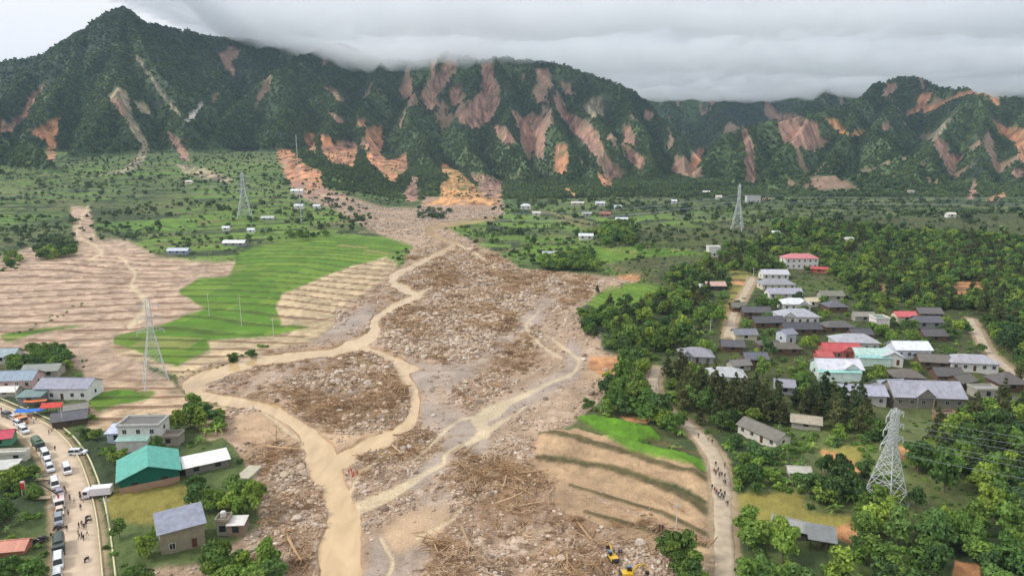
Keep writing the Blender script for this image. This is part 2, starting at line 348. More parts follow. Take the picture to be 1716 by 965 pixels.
# ------------------------------------------------------------------ material helpers
def mat(name, col, rough=.8, metal=0., noise=None, bump_=None, spec=.3):
    m = bpy.data.materials.new(name); m.use_nodes = True
    t = m.node_tree; b = t.nodes['Principled BSDF']
    b.inputs['Roughness'].default_value = rough; b.inputs['Metallic'].default_value = metal
    b.inputs['Specular IOR Level'].default_value = spec
    c = lin(col) if max(col) > 1 else np.array(col)
    b.inputs['Base Color'].default_value = (*[float(q) for q in c[:3]], 1)
    if noise:
        sc, amt = noise
        g = t.nodes.new('ShaderNodeTexCoord'); n = t.nodes.new('ShaderNodeTexNoise'); n.inputs['Scale'].default_value = sc; n.inputs['Detail'].default_value = 5
        t.links.new(g.outputs['Object'], n.inputs['Vector'])
        mr = t.nodes.new('ShaderNodeMapRange'); mr.inputs[1].default_value = .25; mr.inputs[2].default_value = .75; mr.inputs[3].default_value = 1-amt; mr.inputs[4].default_value = 1+amt
        t.links.new(n.outputs['Fac'], mr.inputs[0])
        mx = t.nodes.new('ShaderNodeVectorMath'); mx.operation = 'SCALE'; mx.inputs[0].default_value = [float(q) for q in c[:3]]
        t.links.new(mr.outputs[0], mx.inputs['Scale']); t.links.new(mx.outputs[0], b.inputs['Base Color'])
    return m
def stag(o, kind=None, label=None, cat=None, group=None):
    if kind: o['kind'] = kind
    if label: o['label'] = label
    if cat: o['category'] = cat
    if group: o['group'] = group
    return o
def np_mesh(name, co, faces, material=None, attr=None, smooth=False, parent=None, link=True):
    """co (n,3), faces (m,k) with one k"""
    me = bpy.data.meshes.new(name); co = np.asarray(co, np.float32); faces = np.asarray(faces, np.int32)
    k = faces.shape[1]
    me.vertices.add(len(co)); me.vertices.foreach_set('co', co.ravel())
    me.loops.add(faces.size); me.loops.foreach_set('vertex_index', faces.ravel())
    me.polygons.add(len(faces)); me.polygons.foreach_set('loop_start', np.arange(0, faces.size, k, dtype=np.int32))
    me.update(calc_edges=True)
    if smooth: me.polygons.foreach_set('use_smooth', np.ones(len(faces), bool))
    if attr is not None:
        a = me.color_attributes.new('Col', 'FLOAT_COLOR', 'POINT')
        a.data.foreach_set('color', np.concatenate([attr, np.ones((len(attr), 1), np.float32)], 1).astype(np.float32).ravel())
    me.validate()
    if material: me.materials.append(material)
    o = bpy.data.objects.new(name, me)
    if link: COL.objects.link(o)
    if parent: o.parent = parent
    return o

# ground material: base colours from the attribute, with fine grain and bumps
gm = bpy.data.materials.new('ground_surface'); gm.use_nodes = True
t = gm.node_tree; b = t.nodes['Principled BSDF']; b.inputs['Roughness'].default_value = .85; b.inputs['Specular IOR Level'].default_value = .25
at = t.nodes.new('ShaderNodeAttribute'); at.attribute_name = 'Col'
ge = t.nodes.new('ShaderNodeNewGeometry')
n1 = t.nodes.new('ShaderNodeTexNoise'); n1.inputs['Scale'].default_value = 2.2; n1.inputs['Detail'].default_value = 6; n1.inputs['Roughness'].default_value = .65
n2 = t.nodes.new('ShaderNodeTexNoise'); n2.inputs['Scale'].default_value = .07; n2.inputs['Detail'].default_value = 8; n2.inputs['Roughness'].default_value = .7
for n in (n1, n2): t.links.new(ge.outputs['Position'], n.inputs['Vector'])
ad = t.nodes.new('ShaderNodeMath'); ad.operation = 'ADD'; t.links.new(n1.outputs['Fac'], ad.inputs[0]); t.links.new(n2.outputs['Fac'], ad.inputs[1])
mr = t.nodes.new('ShaderNodeMapRange'); mr.inputs[1].default_value = .72; mr.inputs[2].default_value = 1.28; mr.inputs[3].default_value = .55; mr.inputs[4].default_value = 1.4
t.links.new(ad.outputs[0], mr.inputs[0])
sc = t.nodes.new('ShaderNodeVectorMath'); sc.operation = 'SCALE'; t.links.new(at.outputs['Color'], sc.inputs[0]); t.links.new(mr.outputs[0], sc.inputs['Scale'])
t.links.new(sc.outputs[0], b.inputs['Base Color'])
bp = t.nodes.new('ShaderNodeBump'); bp.inputs['Strength'].default_value = .5; bp.inputs['Distance'].default_value = .6
t.links.new(n1.outputs['Fac'], bp.inputs['Height']); t.links.new(bp.outputs[0], b.inputs['Normal'])

# ------------------------------------------------------------------ build the land
NA = 1480
A = np.linspace(-1.26, 1.26, NA)
ys = [70.]
while ys[-1] < 4200:
    y = ys[-1]
    ys.append(y+(min(max(y*y/60000, .3), 3.0) if y < 1950 else 7.))
YS = np.array(ys); NR = len(YS)
AA, YY = np.meshgrid(A, YS); XX = AA*YY
ZB = np.zeros_like(XX)
for i in range(0, NR, 200): ZB[i:i+200] = smooth_z(XX[i:i+200], YY[i:i+200])
UU, VV = px(XX, YY, ZB)
near = YS < 1250
K_ = int(near.sum())
X, Y, Zb, U, V = XX[:K_], YY[:K_], ZB[:K_], UU[:K_], VV[:K_]
dpx = 1+2.5*np.clip(1-Y/700, 0, 1)
WU = U+dpx*2.2*fbm(X, Y, 14, 3, 3); WV = V+dpx*1.3*fbm(X, Y, 11, 3, 9)
M = lambda polys, bl=1: sample(raster(polys, bl), WU, WV)
MB_ = lambda lines, bl=1: sample(band(lines, bl), WU, WV)
m_fan = M([P_FAN], 2); m_flow = M([P_FLOW], 2); m_tan = M([P_TAN], 2); m_low = M([P_LOWTAN], 2)
m_rice = M([P_RICE, P_RICE2, P_RICE3, P_RICE6, P_RICE7], 1); m_rice2 = M([P_RICE4, P_RICE5], 1)
SU = U+1.5*fbm(X, Y, 14, 3, 3); SV = V+.8*fbm(X, Y, 11, 3, 9)
m_terr = [sample(raster([p], 1), SU, SV) for p in P_TERR]
m_bank = sample(band(BANKS, 1), SU, SV); m_rice2 = sample(raster([P_RICE4, P_RICE5], 1), SU, SV)
_u, _v = WU, WV; WU = U+dpx*3.0*fbm(X, Y, 9, 4, 13); WV = V+dpx*1.6*fbm(X, Y, 8, 4, 19); m_river = MB_(RIVER, 2); WU, WV = _u, _v; m_stream = MB_(STREAM, 1); m_grey = MB_(GREYFLOW, 6)
m_yel = M(P_YEL, 3); m_ora = M(P_ORANGE, 1); m_gl = M([P_GREEN_L, P_GREEN_L2], 2)
P_DEB = [[(350,625),(470,600),(560,592),(660,600),(690,640),(688,700),(650,725),(560,740),(520,700),(430,660)],[(640,520),(760,500),(860,520),(900,570),(890,610),(820,620),(700,600),(640,570)],[(690,440),(740,415),(870,455),(1000,470),(960,510),(860,500),(760,510),(680,490)],[(720,640),(860,640),(810,670),(760,700),(735,690)],[(600,770),(680,700),(760,720),(700,790),(600,830)],[(640,880),(760,760),(880,740),(1000,830),(1180,900),(1100,1000),(850,1100),(650,1050)],[(420,730),(530,720),(560,800),(560,860),(520,960),(430,960),(440,830)]]
P_BROWN = [[(740,770),(900,790),(1010,850),(1060,930),(900,930),(780,860)],[(660,520),(860,530),(880,600),(760,600),(650,570)],[(430,860),(540,850),(520,930),(420,930)],[(470,610),(680,610),(690,700),(600,730),(480,690)]]
_u, _v = WU, WV; WU = U+16*fbm(X, Y, 22, 3, 14); WV = V+9*fbm(X, Y, 22, 3, 15); m_deb = M(P_DEB, 12); m_brown = M(P_BROWN, 18); WU, WV = _u, _v
S_ = lambda c, k=1.: lin(c)*k
f1 = fbm(X, Y, 60, 5, 21); f2 = fbm(X, Y, 9, 4, 22); f3 = fbm(X, Y, 2.2, 2, 23)
# grassland with darker scrub
colr = np.zeros(X.shape+(3,), np.float32)
g1, g2, g3 = S_((88,102,56)), S_((58,72,44)), S_((116,120,72))
w = sst(f1+.5*f2, -.25, .3)[..., None]; colr[:] = g1*(1-w)+g2*w
w = sst(fbm(X, Y, 90, 3, 40), .15, .4)[..., None]*.5; colr = colr*(1-w)+g3*w
def lay(mask, c, k=1.):
    global colr
    w = np.clip(mask*k, 0, 1)[..., None]; colr = colr*(1-w)+np.asarray(c, np.float32)*w
# field strips of the terraced valley
cellc = vnoise(np.floor(Zb/.8+.6*fbm(X, Y, 120, 3, 61))*7.3+X/55., np.floor(Zb/.8)*3.1, 12)
fld = sst(fbm(X, Y, 200, 2, 44), -.35, .0)*(Y > 320)*(Y < 1150)
lay(fld*(cellc > .5)*.9, S_((106,134,54))); lay(fld*(cellc < .2)*.7, S_((132,120,82)))
far_g = sst(Y, 650, 900); lay(far_g*.3, S_((78,100,64)))
wood_r = sst(X, 40, 90)*sst(Y, 190, 240)*(1-sst(Y, 560, 640)); lay(wood_r*.75, S_((72,76,42))*(1+.3*f2)[..., None])
lay(m_yel, S_((142,132,66)), .9); lay(m_gl, S_((96,130,50)), .8)
f4 = fbm(X, Y, 4.5, 3, 24); mudn = (1+.3*f2+.32*f3+.3*f4+.2*f1)[..., None]
lay(m_fan, S_((178,154,132))*mudn); lay(m_tan, S_((184,164,130))*mudn)
lay(m_low, S_((182,158,128))*mudn); lay(m_flow, S_((172,148,124))*mudn)
lay(m_flow*sst(f4+f3*.7, .05, .45)*(.35+.4*m_deb), S_((108,86,68))); lay(m_flow*sst(-f4+f3*.6, .1, .5)*(.3+.4*m_deb), S_((204,186,168)))
lay(m_flow*m_deb*sst(f1, -.3, .4)*.5, S_((182,154,130))*mudn)
lay(m_flow*m_brown*sst(f2+f1, -.4, .3)*.7, S_((128,98,70))*mudn)
lay(m_flow*m_grey*(1-.5*m_deb), S_((164,150,138))*(1+.12*f2+.1*f4)[..., None], .95)
m_sand = M([[(395,700),(440,690),(510,712),(525,750),(440,752),(395,740)],[(520,700),(600,720),(680,715),(640,742),(555,745)],[(640,880),(700,850),(760,850),(740,900),(660,930)],[(930,760),(990,800),(900,800)],[(1060,600),(985,600),(975,640),(1040,650)]], 5)
lay(m_flow*m_sand, S_((186,158,126))*(1+.15*f2+.1*f4)[..., None], .8)
lay(sst(Y, 700, 900)*m_flow, S_((172,132,116)), .6)
q_r = Zb/.42+.9*fbm(X, Y, 95, 3, 61); lay(m_rice, S_((86,124,34))); plot = vnoise(np.floor(q_r)*5.7+np.floor(X/26.+.6*vnoise(np.floor(q_r), Y*0, 5)), np.floor(q_r)*1.9, 78); lay(sst(plot, .45, .5)*m_rice, S_((116,142,48)), .6); lay((plot < .16)*m_rice, S_((150,140,84)), .6); lay(m_rice2, S_((84,124,30)))
for m_ in m_terr: lay(m_, S_((174,146,114))*(1+.3*f2+.25*f4)[..., None], .95)
lay(m_ora, S_((186,136,94))*mudn)
# terraces
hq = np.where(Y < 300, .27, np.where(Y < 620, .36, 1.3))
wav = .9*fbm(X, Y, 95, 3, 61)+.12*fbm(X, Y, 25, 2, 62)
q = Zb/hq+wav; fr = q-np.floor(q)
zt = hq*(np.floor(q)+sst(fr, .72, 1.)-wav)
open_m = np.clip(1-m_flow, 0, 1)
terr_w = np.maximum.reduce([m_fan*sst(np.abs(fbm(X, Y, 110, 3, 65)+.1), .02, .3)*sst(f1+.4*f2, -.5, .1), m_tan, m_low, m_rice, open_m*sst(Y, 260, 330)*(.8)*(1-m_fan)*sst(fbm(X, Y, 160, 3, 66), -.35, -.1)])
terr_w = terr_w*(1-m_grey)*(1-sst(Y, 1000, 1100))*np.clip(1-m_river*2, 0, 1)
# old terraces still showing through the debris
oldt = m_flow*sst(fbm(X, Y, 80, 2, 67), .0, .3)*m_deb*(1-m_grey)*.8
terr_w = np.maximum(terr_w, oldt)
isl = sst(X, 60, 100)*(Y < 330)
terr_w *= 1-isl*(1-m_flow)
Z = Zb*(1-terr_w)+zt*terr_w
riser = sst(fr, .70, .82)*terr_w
mudm = np.clip(m_fan+m_tan+m_low+m_flow, 0, 1)*(1-m_rice)
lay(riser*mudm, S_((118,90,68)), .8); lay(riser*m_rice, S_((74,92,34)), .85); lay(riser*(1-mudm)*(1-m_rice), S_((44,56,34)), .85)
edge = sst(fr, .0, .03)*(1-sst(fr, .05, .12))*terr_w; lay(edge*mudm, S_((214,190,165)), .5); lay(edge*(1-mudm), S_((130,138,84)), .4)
# debris relief
dz = (1.3*(f1+.3)*m_deb+.9*f2*(.3+m_deb)+.35*f3*(.3+m_deb))*m_flow*(1-m_grey*.85)
dz *= np.clip(1-m_river*1.5, 0, 1)*np.clip(1-.8*m_stream, 0, 1)
for m_ in m_terr: dz = dz*(1-.85*m_)
Z = Z+dz
# lower right terrace steps
for i, m_ in enumerate(m_terr): Z = Z+m_*(.7-.35*i)
Z = Z+m_rice2*1.0
lay(m_bank, S_((92,84,54))*(1+.4*f3)[..., None], .95); lay(m_bank*sst(X, 40, 75), S_((80,94,46)), .55); Z = Z+m_bank*.3; lay(m_rice2, S_((92,136,34))*(1+.2*f4)[..., None], .95)
# rills and eroded gullies in the mud
ril = 1-np.clip(np.abs(fbm(X*.5, Y, 26, 4, 90))/.07, 0, 1); rm = ril*np.clip(m_flow+m_fan, 0, 1)*(1-m_river)
Z = Z-.5*rm; lay(rm*.5, S_((142,116,92)))
# scrub and grass relief
Z = Z+(open_m*(1-mudm)*(1-m_rice)*(.5*f3+.5*f2+.5))*(Y < 900)
# river bed and streams
Z = Z*(1-m_river)+(Zb-1.6)*m_river
lay(np.clip(1-np.abs(m_river-.18)/.15, 0, 1)*sst(f2+f1, -.3, .2), S_((104,78,54)), .95); lay(np.clip(m_river*1.6, 0, 1), S_((176,146,104))); lay(m_stream, S_((204,186,152)), .75); Z = Z-.25*m_stream
# roads
def resample(pts, step):
    p = np.array(pts); seg = np.r_[0, np.cumsum(np.hypot(*np.diff(p[:, :2], axis=0).T))]
    n = max(3, int(seg[-1]/step)); s = np.linspace(0, seg[-1], n)
    q_ = np.stack([np.interp(s, seg, p[:, i]) for i in range(p.shape[1])], 1)
    for _ in range(6): q_[1:-1] = (q_[:-2]+2*q_[1:-1]+q_[2:])/4
    return q_
ROADW = {}
for rn, (pts, wd) in ROADS.items():
    g = []
    for i in range(len(pts)-1):
        for k in range(4):
            a, b_ = pts[i], pts[i+1]; g.append(ground(a[0]+(b_[0]-a[0])*k/4, a[1]+(b_[1]-a[1])*k/4))
    g.append(ground(*pts[-1]))
    c = resample(g, 2.0); c[:, 2] = valley(c[:, 0], c[:, 1])
    for _ in range(20): c[1:-1, 2] = (c[:-2, 2]+2*c[1:-1, 2]+c[2:, 2])/4
    c[:, 2] += .45 if rn == 'road_right' else .3
    ROADW[rn] = (c, wd)
    lo, hi = c[:, 1].min()-12, c[:, 1].max()+12
    r0, r1 = np.searchsorted(YS, lo), min(K_, np.searchsorted(YS, hi))
    xs_, ys_ = X[r0:r1], Y[r0:r1]
    best = np.full(xs_.shape, 1e9); zr = np.zeros(xs_.shape)
    for i in range(len(c)):
        j0, j1 = np.searchsorted(YS[r0:r1], c[i, 1]-14), np.searchsorted(YS[r0:r1], c[i, 1]+14)
        d = np.hypot(xs_[j0:j1]-c[i, 0], ys_[j0:j1]-c[i, 1])
        s_ = d < best[j0:j1]; best[j0:j1][s_] = d[s_]; zr[j0:j1][s_] = c[i, 2]
    wq = 1-sst(best, wd/2+1.0, wd/2+5)
    Z[r0:r1] = Z[r0:r1]*(1-wq)+(zr-.14)*wq
    wc = (1-sst(best, wd/2+.8, wd/2+2.4+.8*f3[r0:r1]))[..., None]
    colr[r0:r1] = colr[r0:r1]*(1-wc)+S_((160,140,112))*wc
# shoulder of litter and soil beside the left road
# ---------------- mountain colours (whole grid beyond 820 m)
M0 = int(np.searchsorted(YS, 820))
X2, Y2, Z2, U2, V2 = XX[M0:], YY[M0:], ZB[M0:], UU[M0:], VV[M0:]
vis = V2 <= np.minimum.accumulate(V2, axis=0)+2.5
hm = Z2-valley(X2, Y2)
mw = sst(hm, 2, 9)*sst(Y2, 830, 900)
a1 = fbm(X2, Y2, 260, 4, 101); a2 = fbm(X2, Y2, 42, 4, 102); a3 = fbm(X2, Y2, 9, 3, 103)
c2 = np.zeros(X2.shape+(3,), np.float32)
w = sst(a1+.6*a2, -.3, .35)[..., None]; c2[:] = S_((82,102,64))*(1-w)+S_((50,66,52))*w
low = .6*(1-sst(Z2, 60, 190))*sst(a2+a1, -.4, .1)*sst(-X2+150, 0, 300); w = (low*.55)[..., None]; c2 = c2*(1-w)+S_((84,108,62))*w
w = (sst(a2-.4*a1, .18, .42)*.45)[..., None]; c2 = c2*(1-w)+S_((88,98,70))*w
c2 *= (1+.35*a3)[..., None]
wu = U2+4*fbm(X2*1.2, Z2*1.5+Y2*.4, 24, 4, 110); wv = V2+4*fbm(X2, Y2, 26, 4, 111)
scar_all = np.zeros(X2.shape, np.float32)
streak = fbm(X2*3.2, (Y2+Z2)*.55, 22, 4, 120)
str2 = fbm(X2*5., (Y2+Z2)*.7, 16, 3, 121)
for kind in 'growy':
    ps = [p for p, k in SLIDES if k == kind]
    s_ = sample(raster(ps, 1), wu, wv)*vis
    s_ = s_*(1-.7*sst(a2*.6+streak*.8+.6*a3, .2, .5))
    w = np.clip(s_*1.15, 0, 1)[..., None]
    cc = S_(SCOL[kind])*np.clip(1+1.1*streak+.5*str2+.25*a3, .35, 1.7)[..., None]*np.where((streak > .25)[..., None], np.array([1.05, .95, .85]), 1.)
    c2 = c2*(1-w)+cc*w; scar_all = np.maximum(scar_all, s_)
# small random scars
rs = sst(fbm(X2*2., Y2*.6, 80, 5, 130)+.12*(U2 > 560), .44, .52)*mw*(U2 > 300)*(Z2 < 330); c2 = c2*(1-.7*rs[..., None])+S_((160,128,110))*.7*rs[..., None]
scar_all = np.maximum(scar_all, rs*.8)
Zm = Z2+mw*(1-scar_all)*(2.2*a3+1.5)-scar_all*2.5*(1+streak)*mw
Zf = ZB.copy(); Zf[:K_] = Z
CF = np.zeros(XX.shape+(3,), np.float32); CF[:K_] = colr
base_z = Zf[M0:]; Zf[M0:] = base_z*(1-mw)+Zm*mw
mwc = np.maximum(mw, np.clip(scar_all, 0, 1))[..., None]; CF[M0:] = CF[M0:]*(1-mwc)+c2*mwc
CF = np.clip(CF, .004, .9)
def grid_faces(r0, r1, nc):
    i = np.arange(r0, r1-1)[:, None]*nc+np.arange(nc-1)[None]
    return np.stack([i, i+1, i+nc+1, i+nc], -1).reshape(-1, 4)
RB = int(np.searchsorted(YS, 860))
def land(name, r0, r1):
    co = np.stack([XX[r0:r1], YY[r0:r1], Zf[r0:r1]], -1).reshape(-1, 3)
    return np_mesh(name, co, grid_faces(0, r1-r0, NA), gm, CF[r0:r1].reshape(-1, 3), smooth=True)
stag(land('ground', 0, RB+1), 'structure'); stag(land('mountains', RB, NR), 'structure')
# wide sheet under and beyond everything, out to the horizon
o = np_mesh('terrain', [(-30000,-9000,-6),(30000,-9000,-6),(30000,34000,-6),(-30000,34000,-6)], [(0,1,2,3)], mat('far_grassland', (70,88,52), .9, noise=(.02,.3)))
stag(o, 'structure')
def land_z(x, y):
    """height of the finished land at a point (bilinear on the grid)"""
    r = int(np.clip(np.searchsorted(YS, y)-1, 0, NR-2)); fy = (y-YS[r])/(YS[r+1]-YS[r])
    def row(rr):
        c = (x/YS[rr]-A[0])/(A[1]-A[0]); i = int(np.clip(c, 0, NA-2)); f = c-i
        return Zf[rr, i]*(1-f)+Zf[rr, i+1]*f
    return float(row(r)*(1-fy)+row(r+1)*fy)
# water: a sheet in the carved bed
wm = bpy.data.materials.new('muddy_water'); wm.use_nodes = True
t = wm.node_tree; b = t.nodes['Principled BSDF']; b.inputs['Roughness'].default_value = .13
ge = t.nodes.new('ShaderNodeNewGeometry'); mp = t.nodes.new('ShaderNodeMapping'); mp.inputs['Scale'].default_value = (1, .35, 1)
n = t.nodes.new('ShaderNodeTexNoise'); n.inputs['Scale'].default_value = .22; n.inputs['Detail'].default_value = 7; n.inputs['Distortion'].default_value = .8
t.links.new(ge.outputs['Position'], mp.inputs[0]); t.links.new(mp.outputs[0], n.inputs['Vector'])
cr = t.nodes.new('ShaderNodeValToRGB'); cr.color_ramp.elements[0].color = (*[float(q) for q in S_((180,152,112))], 1); cr.color_ramp.elements[1].color = (*[float(q) for q in S_((208,180,138))], 1)
cr.color_ramp.elements[0].position = .3; cr.color_ramp.elements[1].position = .7
t.links.new(n.outputs['Fac'], cr.inputs[0]); t.links.new(cr.outputs[0], b.inputs['Base Color'])
bp = t.nodes.new('ShaderNodeBump'); bp.inputs['Strength'].default_value = .1; bp.inputs['Distance'].default_value = .08
n_ = t.nodes.new('ShaderNodeTexNoise'); n_.inputs['Scale'].default_value = 1.1; n_.inputs['Detail'].default_value = 4; t.links.new(ge.outputs['Position'], n_.inputs['Vector'])
t.links.new(n_.outputs['Fac'], bp.inputs['Height']); t.links.new(bp.outputs[0], b.inputs['Normal'])
sel = boxblur(np.pad((m_river > .2).astype(np.float32), ((0, 0), (0, 0))), 0)[:, :]
W_ = (boxblur((m_river > .15).astype(np.float32), 3) > .02)
fc = grid_faces(0, K_, NA)
keep = W_.reshape(-1)[fc].all(1); fc = fc[keep]
used, inv = np.unique(fc.ravel(), return_inverse=True)
wz = Zb-.55
co = np.stack([X, Y, wz], -1).reshape(-1, 3)[used]
stag(np_mesh('river', co, inv.reshape(-1, 4), wm, smooth=True), 'structure')
# roads
rm1 = mat('concrete_road', (196,176,152), .85, noise=(.35, .16)); rm2 = mat('dirt_road', (176,160,138), .9, noise=(.5, .22)); kerbm = mat('kerb_concrete', (205,198,160), .85, noise=(1, .15))
for rn, (c, wd) in ROADW.items():
    d = np.gradient(c[:, :2], axis=0); d /= np.linalg.norm(d, axis=1)[:, None]; nr = np.stack([-d[:, 1], d[:, 0]], 1)
    offs = np.linspace(-wd/2, wd/2, 6); n = len(c)
    jag = (fbm(c[:, 0]*1., c[:, 1]*1., 6, 3, 140)*(.7 if rn != 'road_left' else .15))
    co = []
    for k, of in enumerate(offs):
        e = of+(jag*(1 if k in (0,) else -1 if k == 5 else 0))
        co.append(np.c_[c[:, :2]+nr*e[:, None] if np.ndim(e) else c[:, :2]+nr*e, c[:, 2]+.05*(1-(of/(wd/2))**2)])
    # skirts down into the ground
    co = [np.c_[co[0][:, :2]+nr*-.3, co[0][:, 2]-.5]]+co+[np.c_[co[-1][:, :2]+nr*.3, co[-1][:, 2]-.5]]
    nc = len(co); co = np.stack(co, 1).reshape(-1, 3)
    stag(np_mesh({'road_left': 'road', 'road_right': 'dirt_road', 'lane_up': 'lane', 'lane_east': 'village_lane'}[rn], co, grid_faces(0, n, nc), rm1 if rn == 'road_left' else rm2, smooth=False), 'structure')
# kerb and drain wall on the river side of the left road
c, wd = ROADW['road_left']
d = np.gradient(c[:, :2], axis=0); d /= np.linalg.norm(d, axis=1)[:, None]; nr = np.stack([-d[:, 1], d[:, 0]], 1)
side = 1 if (nr[len(c)//2, 0] > 0) else -1
for nm, of, wk, hk in (('kerb', wd/2+.1, .3, .22), ('drain_wall', wd/2+2.3, .35, .2)):
    prof = [(0, -.6), (0, hk), (wk, hk), (wk, -.6)]
    co = np.stack([np.c_[c[:, :2]+nr*side*(of+a), c[:, 2]+h_] for a, h_ in prof], 1).reshape(-1, 3)
    stag(np_mesh(nm, co, grid_faces(0, len(c), 4), kerbm), 'structure')
# ------------------------------------------------------------------ mesh builder
class MB:
    def __init__(s): s.v = []; s.f = []; s.m = []; s.mats = []
    def mi(s, m):
        if m is None: return 0
        if m not in s.mats: s.mats.append(m)
        return s.mats.index(m)
    def poly(s, pts, m=None):
        i = len(s.v); s.v += [tuple(p) for p in pts]; s.f.append(tuple(range(i, i+len(pts)))); s.m.append(s.mi(m))
    def hexa(s, p, m=None):
        """8 corners: bottom 4 ccw, top 4 ccw"""
        i = len(s.v); s.v += [tuple(q) for q in p]; k = s.mi(m)
        for f in ((3,2,1,0),(4,5,6,7),(0,1,5,4),(1,2,6,5),(2,3,7,6),(3,0,4,7)):
            s.f.append(tuple(i+a for a in f)); s.m.append(k)
    def box(s, x0, x1, y0, y1, z0, z1, m=None):
        s.hexa([(x0,y0,z0),(x1,y0,z0),(x1,y1,z0),(x0,y1,z0),(x0,y0,z1),(x1,y0,z1),(x1,y1,z1),(x0,y1,z1)], m)
    def bar(s, a, b, r, n=4, m=None, r2=None):
        a, b = Vector(a), Vector(b); d = (b-a)
        if d.length < 1e-6: return
        q = d.to_track_quat('Z', 'Y'); r2 = r if r2 is None else r2; i = len(s.v); k = s.mi(m)
        for c, rr in ((a, r), (b, r2)):
            for j in range(n):
                an = 2*math.pi*(j+.5)/n; s.v.append(tuple(c+q @ Vector((rr*math.cos(an), rr*math.sin(an), 0))))
        for j in range(n):
            s.f.append((i+j, i+(j+1)%n, i+n+(j+1)%n, i+n+j)); s.m.append(k)
        s.f.append(tuple(i+j for j in range(n))[::-1]); s.f.append(tuple(i+n+j for j in range(n))); s.m += [k, k]
    def ball(s, c, r, m=None, nu=8, nv=5):
        rx, ry, rz = (r, r, r) if not hasattr(r, '__len__') else r
        i = len(s.v); k = s.mi(m)
        for a in range(nv+1):
            th = math.pi*a/nv
            for b in range(nu):
                ph = 2*math.pi*b/nu; s.v.append((c[0]+rx*math.sin(th)*math.cos(ph), c[1]+ry*math.sin(th)*math.sin(ph), c[2]+rz*math.cos(th)))
        for a in range(nv):
            for b in range(nu):
                s.f.append((i+a*nu+b, i+(a+1)*nu+b, i+(a+1)*nu+(b+1)%nu, i+a*nu+(b+1)%nu)); s.m.append(k)
    def build(s, name, m=None, parent=None, smooth=False):
        me = bpy.data.meshes.new(name); me.from_pydata(s.v, [], s.f)
        for q in (s.mats or ([m] if m else [])): me.materials.append(q)
        if s.mats: me.polygons.foreach_set('material_index', s.m)
        if smooth: me.polygons.foreach_set('use_smooth', [True]*len(s.f))
        me.validate(); me.update()
        o = bpy.data.objects.new(name, me); COL.objects.link(o)
        if parent: o.parent = parent
        return o
def empty(name, loc, rz=0, label=None, cat=None, group=None):
    o = bpy.data.objects.new(name, None); COL.objects.link(o); o.location = loc; o.rotation_euler = (0, 0, rz)
    o.empty_display_size = .1
    return stag(o, None, label, cat, group)
def copy_tree(o, parent=None):
    c = o.copy(); COL.objects.link(c); c.parent = parent
    for ch in list(o.children): copy_tree(ch, c)
    return c

# ------------------------------------------------------------------ foliage
def leaf_mat(name, stops, rough=.7):
    m = bpy.data.materials.new(name); m.use_nodes = True; t = m.node_tree; b = t.nodes['Principled BSDF']
    b.inputs['Roughness'].default_value = rough; b.inputs['Specular IOR Level'].default_value = .25
    oi = t.nodes.new('ShaderNodeObjectInfo'); cr = t.nodes.new('ShaderNodeValToRGB'); e = cr.color_ramp.elements
    cr.color_ramp.interpolation = 'LINEAR'
    for i, c in enumerate(stops):
        p = i/(len(stops)-1); q = e[0] if i == 0 else e[-1] if i == len(stops)-1 else e.new(p)
        q.position = p; q.color = (*[float(a) for a in lin(c)], 1)
    t.links.new(oi.outputs['Random'], cr.inputs[0])
    g = t.nodes.new('ShaderNodeNewGeometry'); n = t.nodes.new('ShaderNodeTexNoise'); n.inputs['Scale'].default_value = .9; n.inputs['Detail'].default_value = 3
    t.links.new(g.outputs['Position'], n.inputs['Vector'])
    ad0 = t.nodes.new('ShaderNodeMath'); ad0.operation = 'ADD'; t.links.new(g.outputs['Random Per Island'], ad0.inputs[0]); t.links.new(n.outputs['Fac'], ad0.inputs[1])
    np_ = t.nodes.new('ShaderNodeTexNoise'); np_.inputs['Scale'].default_value = .011 if name == 'leaves_far' else .06; np_.inputs['Detail'].default_value = 5; t.links.new(g.outputs['Position'], np_.inputs['Vector'])
    mp_ = t.nodes.new('ShaderNodeMapRange'); mp_.inputs[1].default_value = .35; mp_.inputs[2].default_value = .65; mp_.inputs[3].default_value = -.32; mp_.inputs[4].default_value = .32; t.links.new(np_.outputs['Fac'], mp_.inputs[0])
    ad = t.nodes.new('ShaderNodeMath'); ad.operation = 'ADD'; t.links.new(ad0.outputs[0], ad.inputs[0]); t.links.new(mp_.outputs[0], ad.inputs[1])
    mr = t.nodes.new('ShaderNodeMapRange'); mr.inputs[1].default_value = .3; mr.inputs[2].default_value = 1.4; mr.inputs[3].default_value = .5; mr.inputs[4].default_value = 1.85
    t.links.new(ad.outputs[0], mr.inputs[0])
    s = t.nodes.new('ShaderNodeVectorMath'); s.operation = 'SCALE'; t.links.new(cr.outputs[0], s.inputs[0]); t.links.new(mr.outputs[0], s.inputs['Scale'])
    t.links.new(s.outputs[0], b.inputs['Base Color'])
    tr = t.nodes.new('ShaderNodeBsdfTranslucent'); t.links.new(s.outputs[0], tr.inputs['Color'])
    mx = t.nodes.new('ShaderNodeMixShader'); mx.inputs[0].default_value = .3
    t.links.new(b.outputs[0], mx.inputs[1]); t.links.new(tr.outputs[0], mx.inputs[2]); t.links.new(mx.outputs[0], t.nodes['Material Output'].inputs['Surface'])
    return m
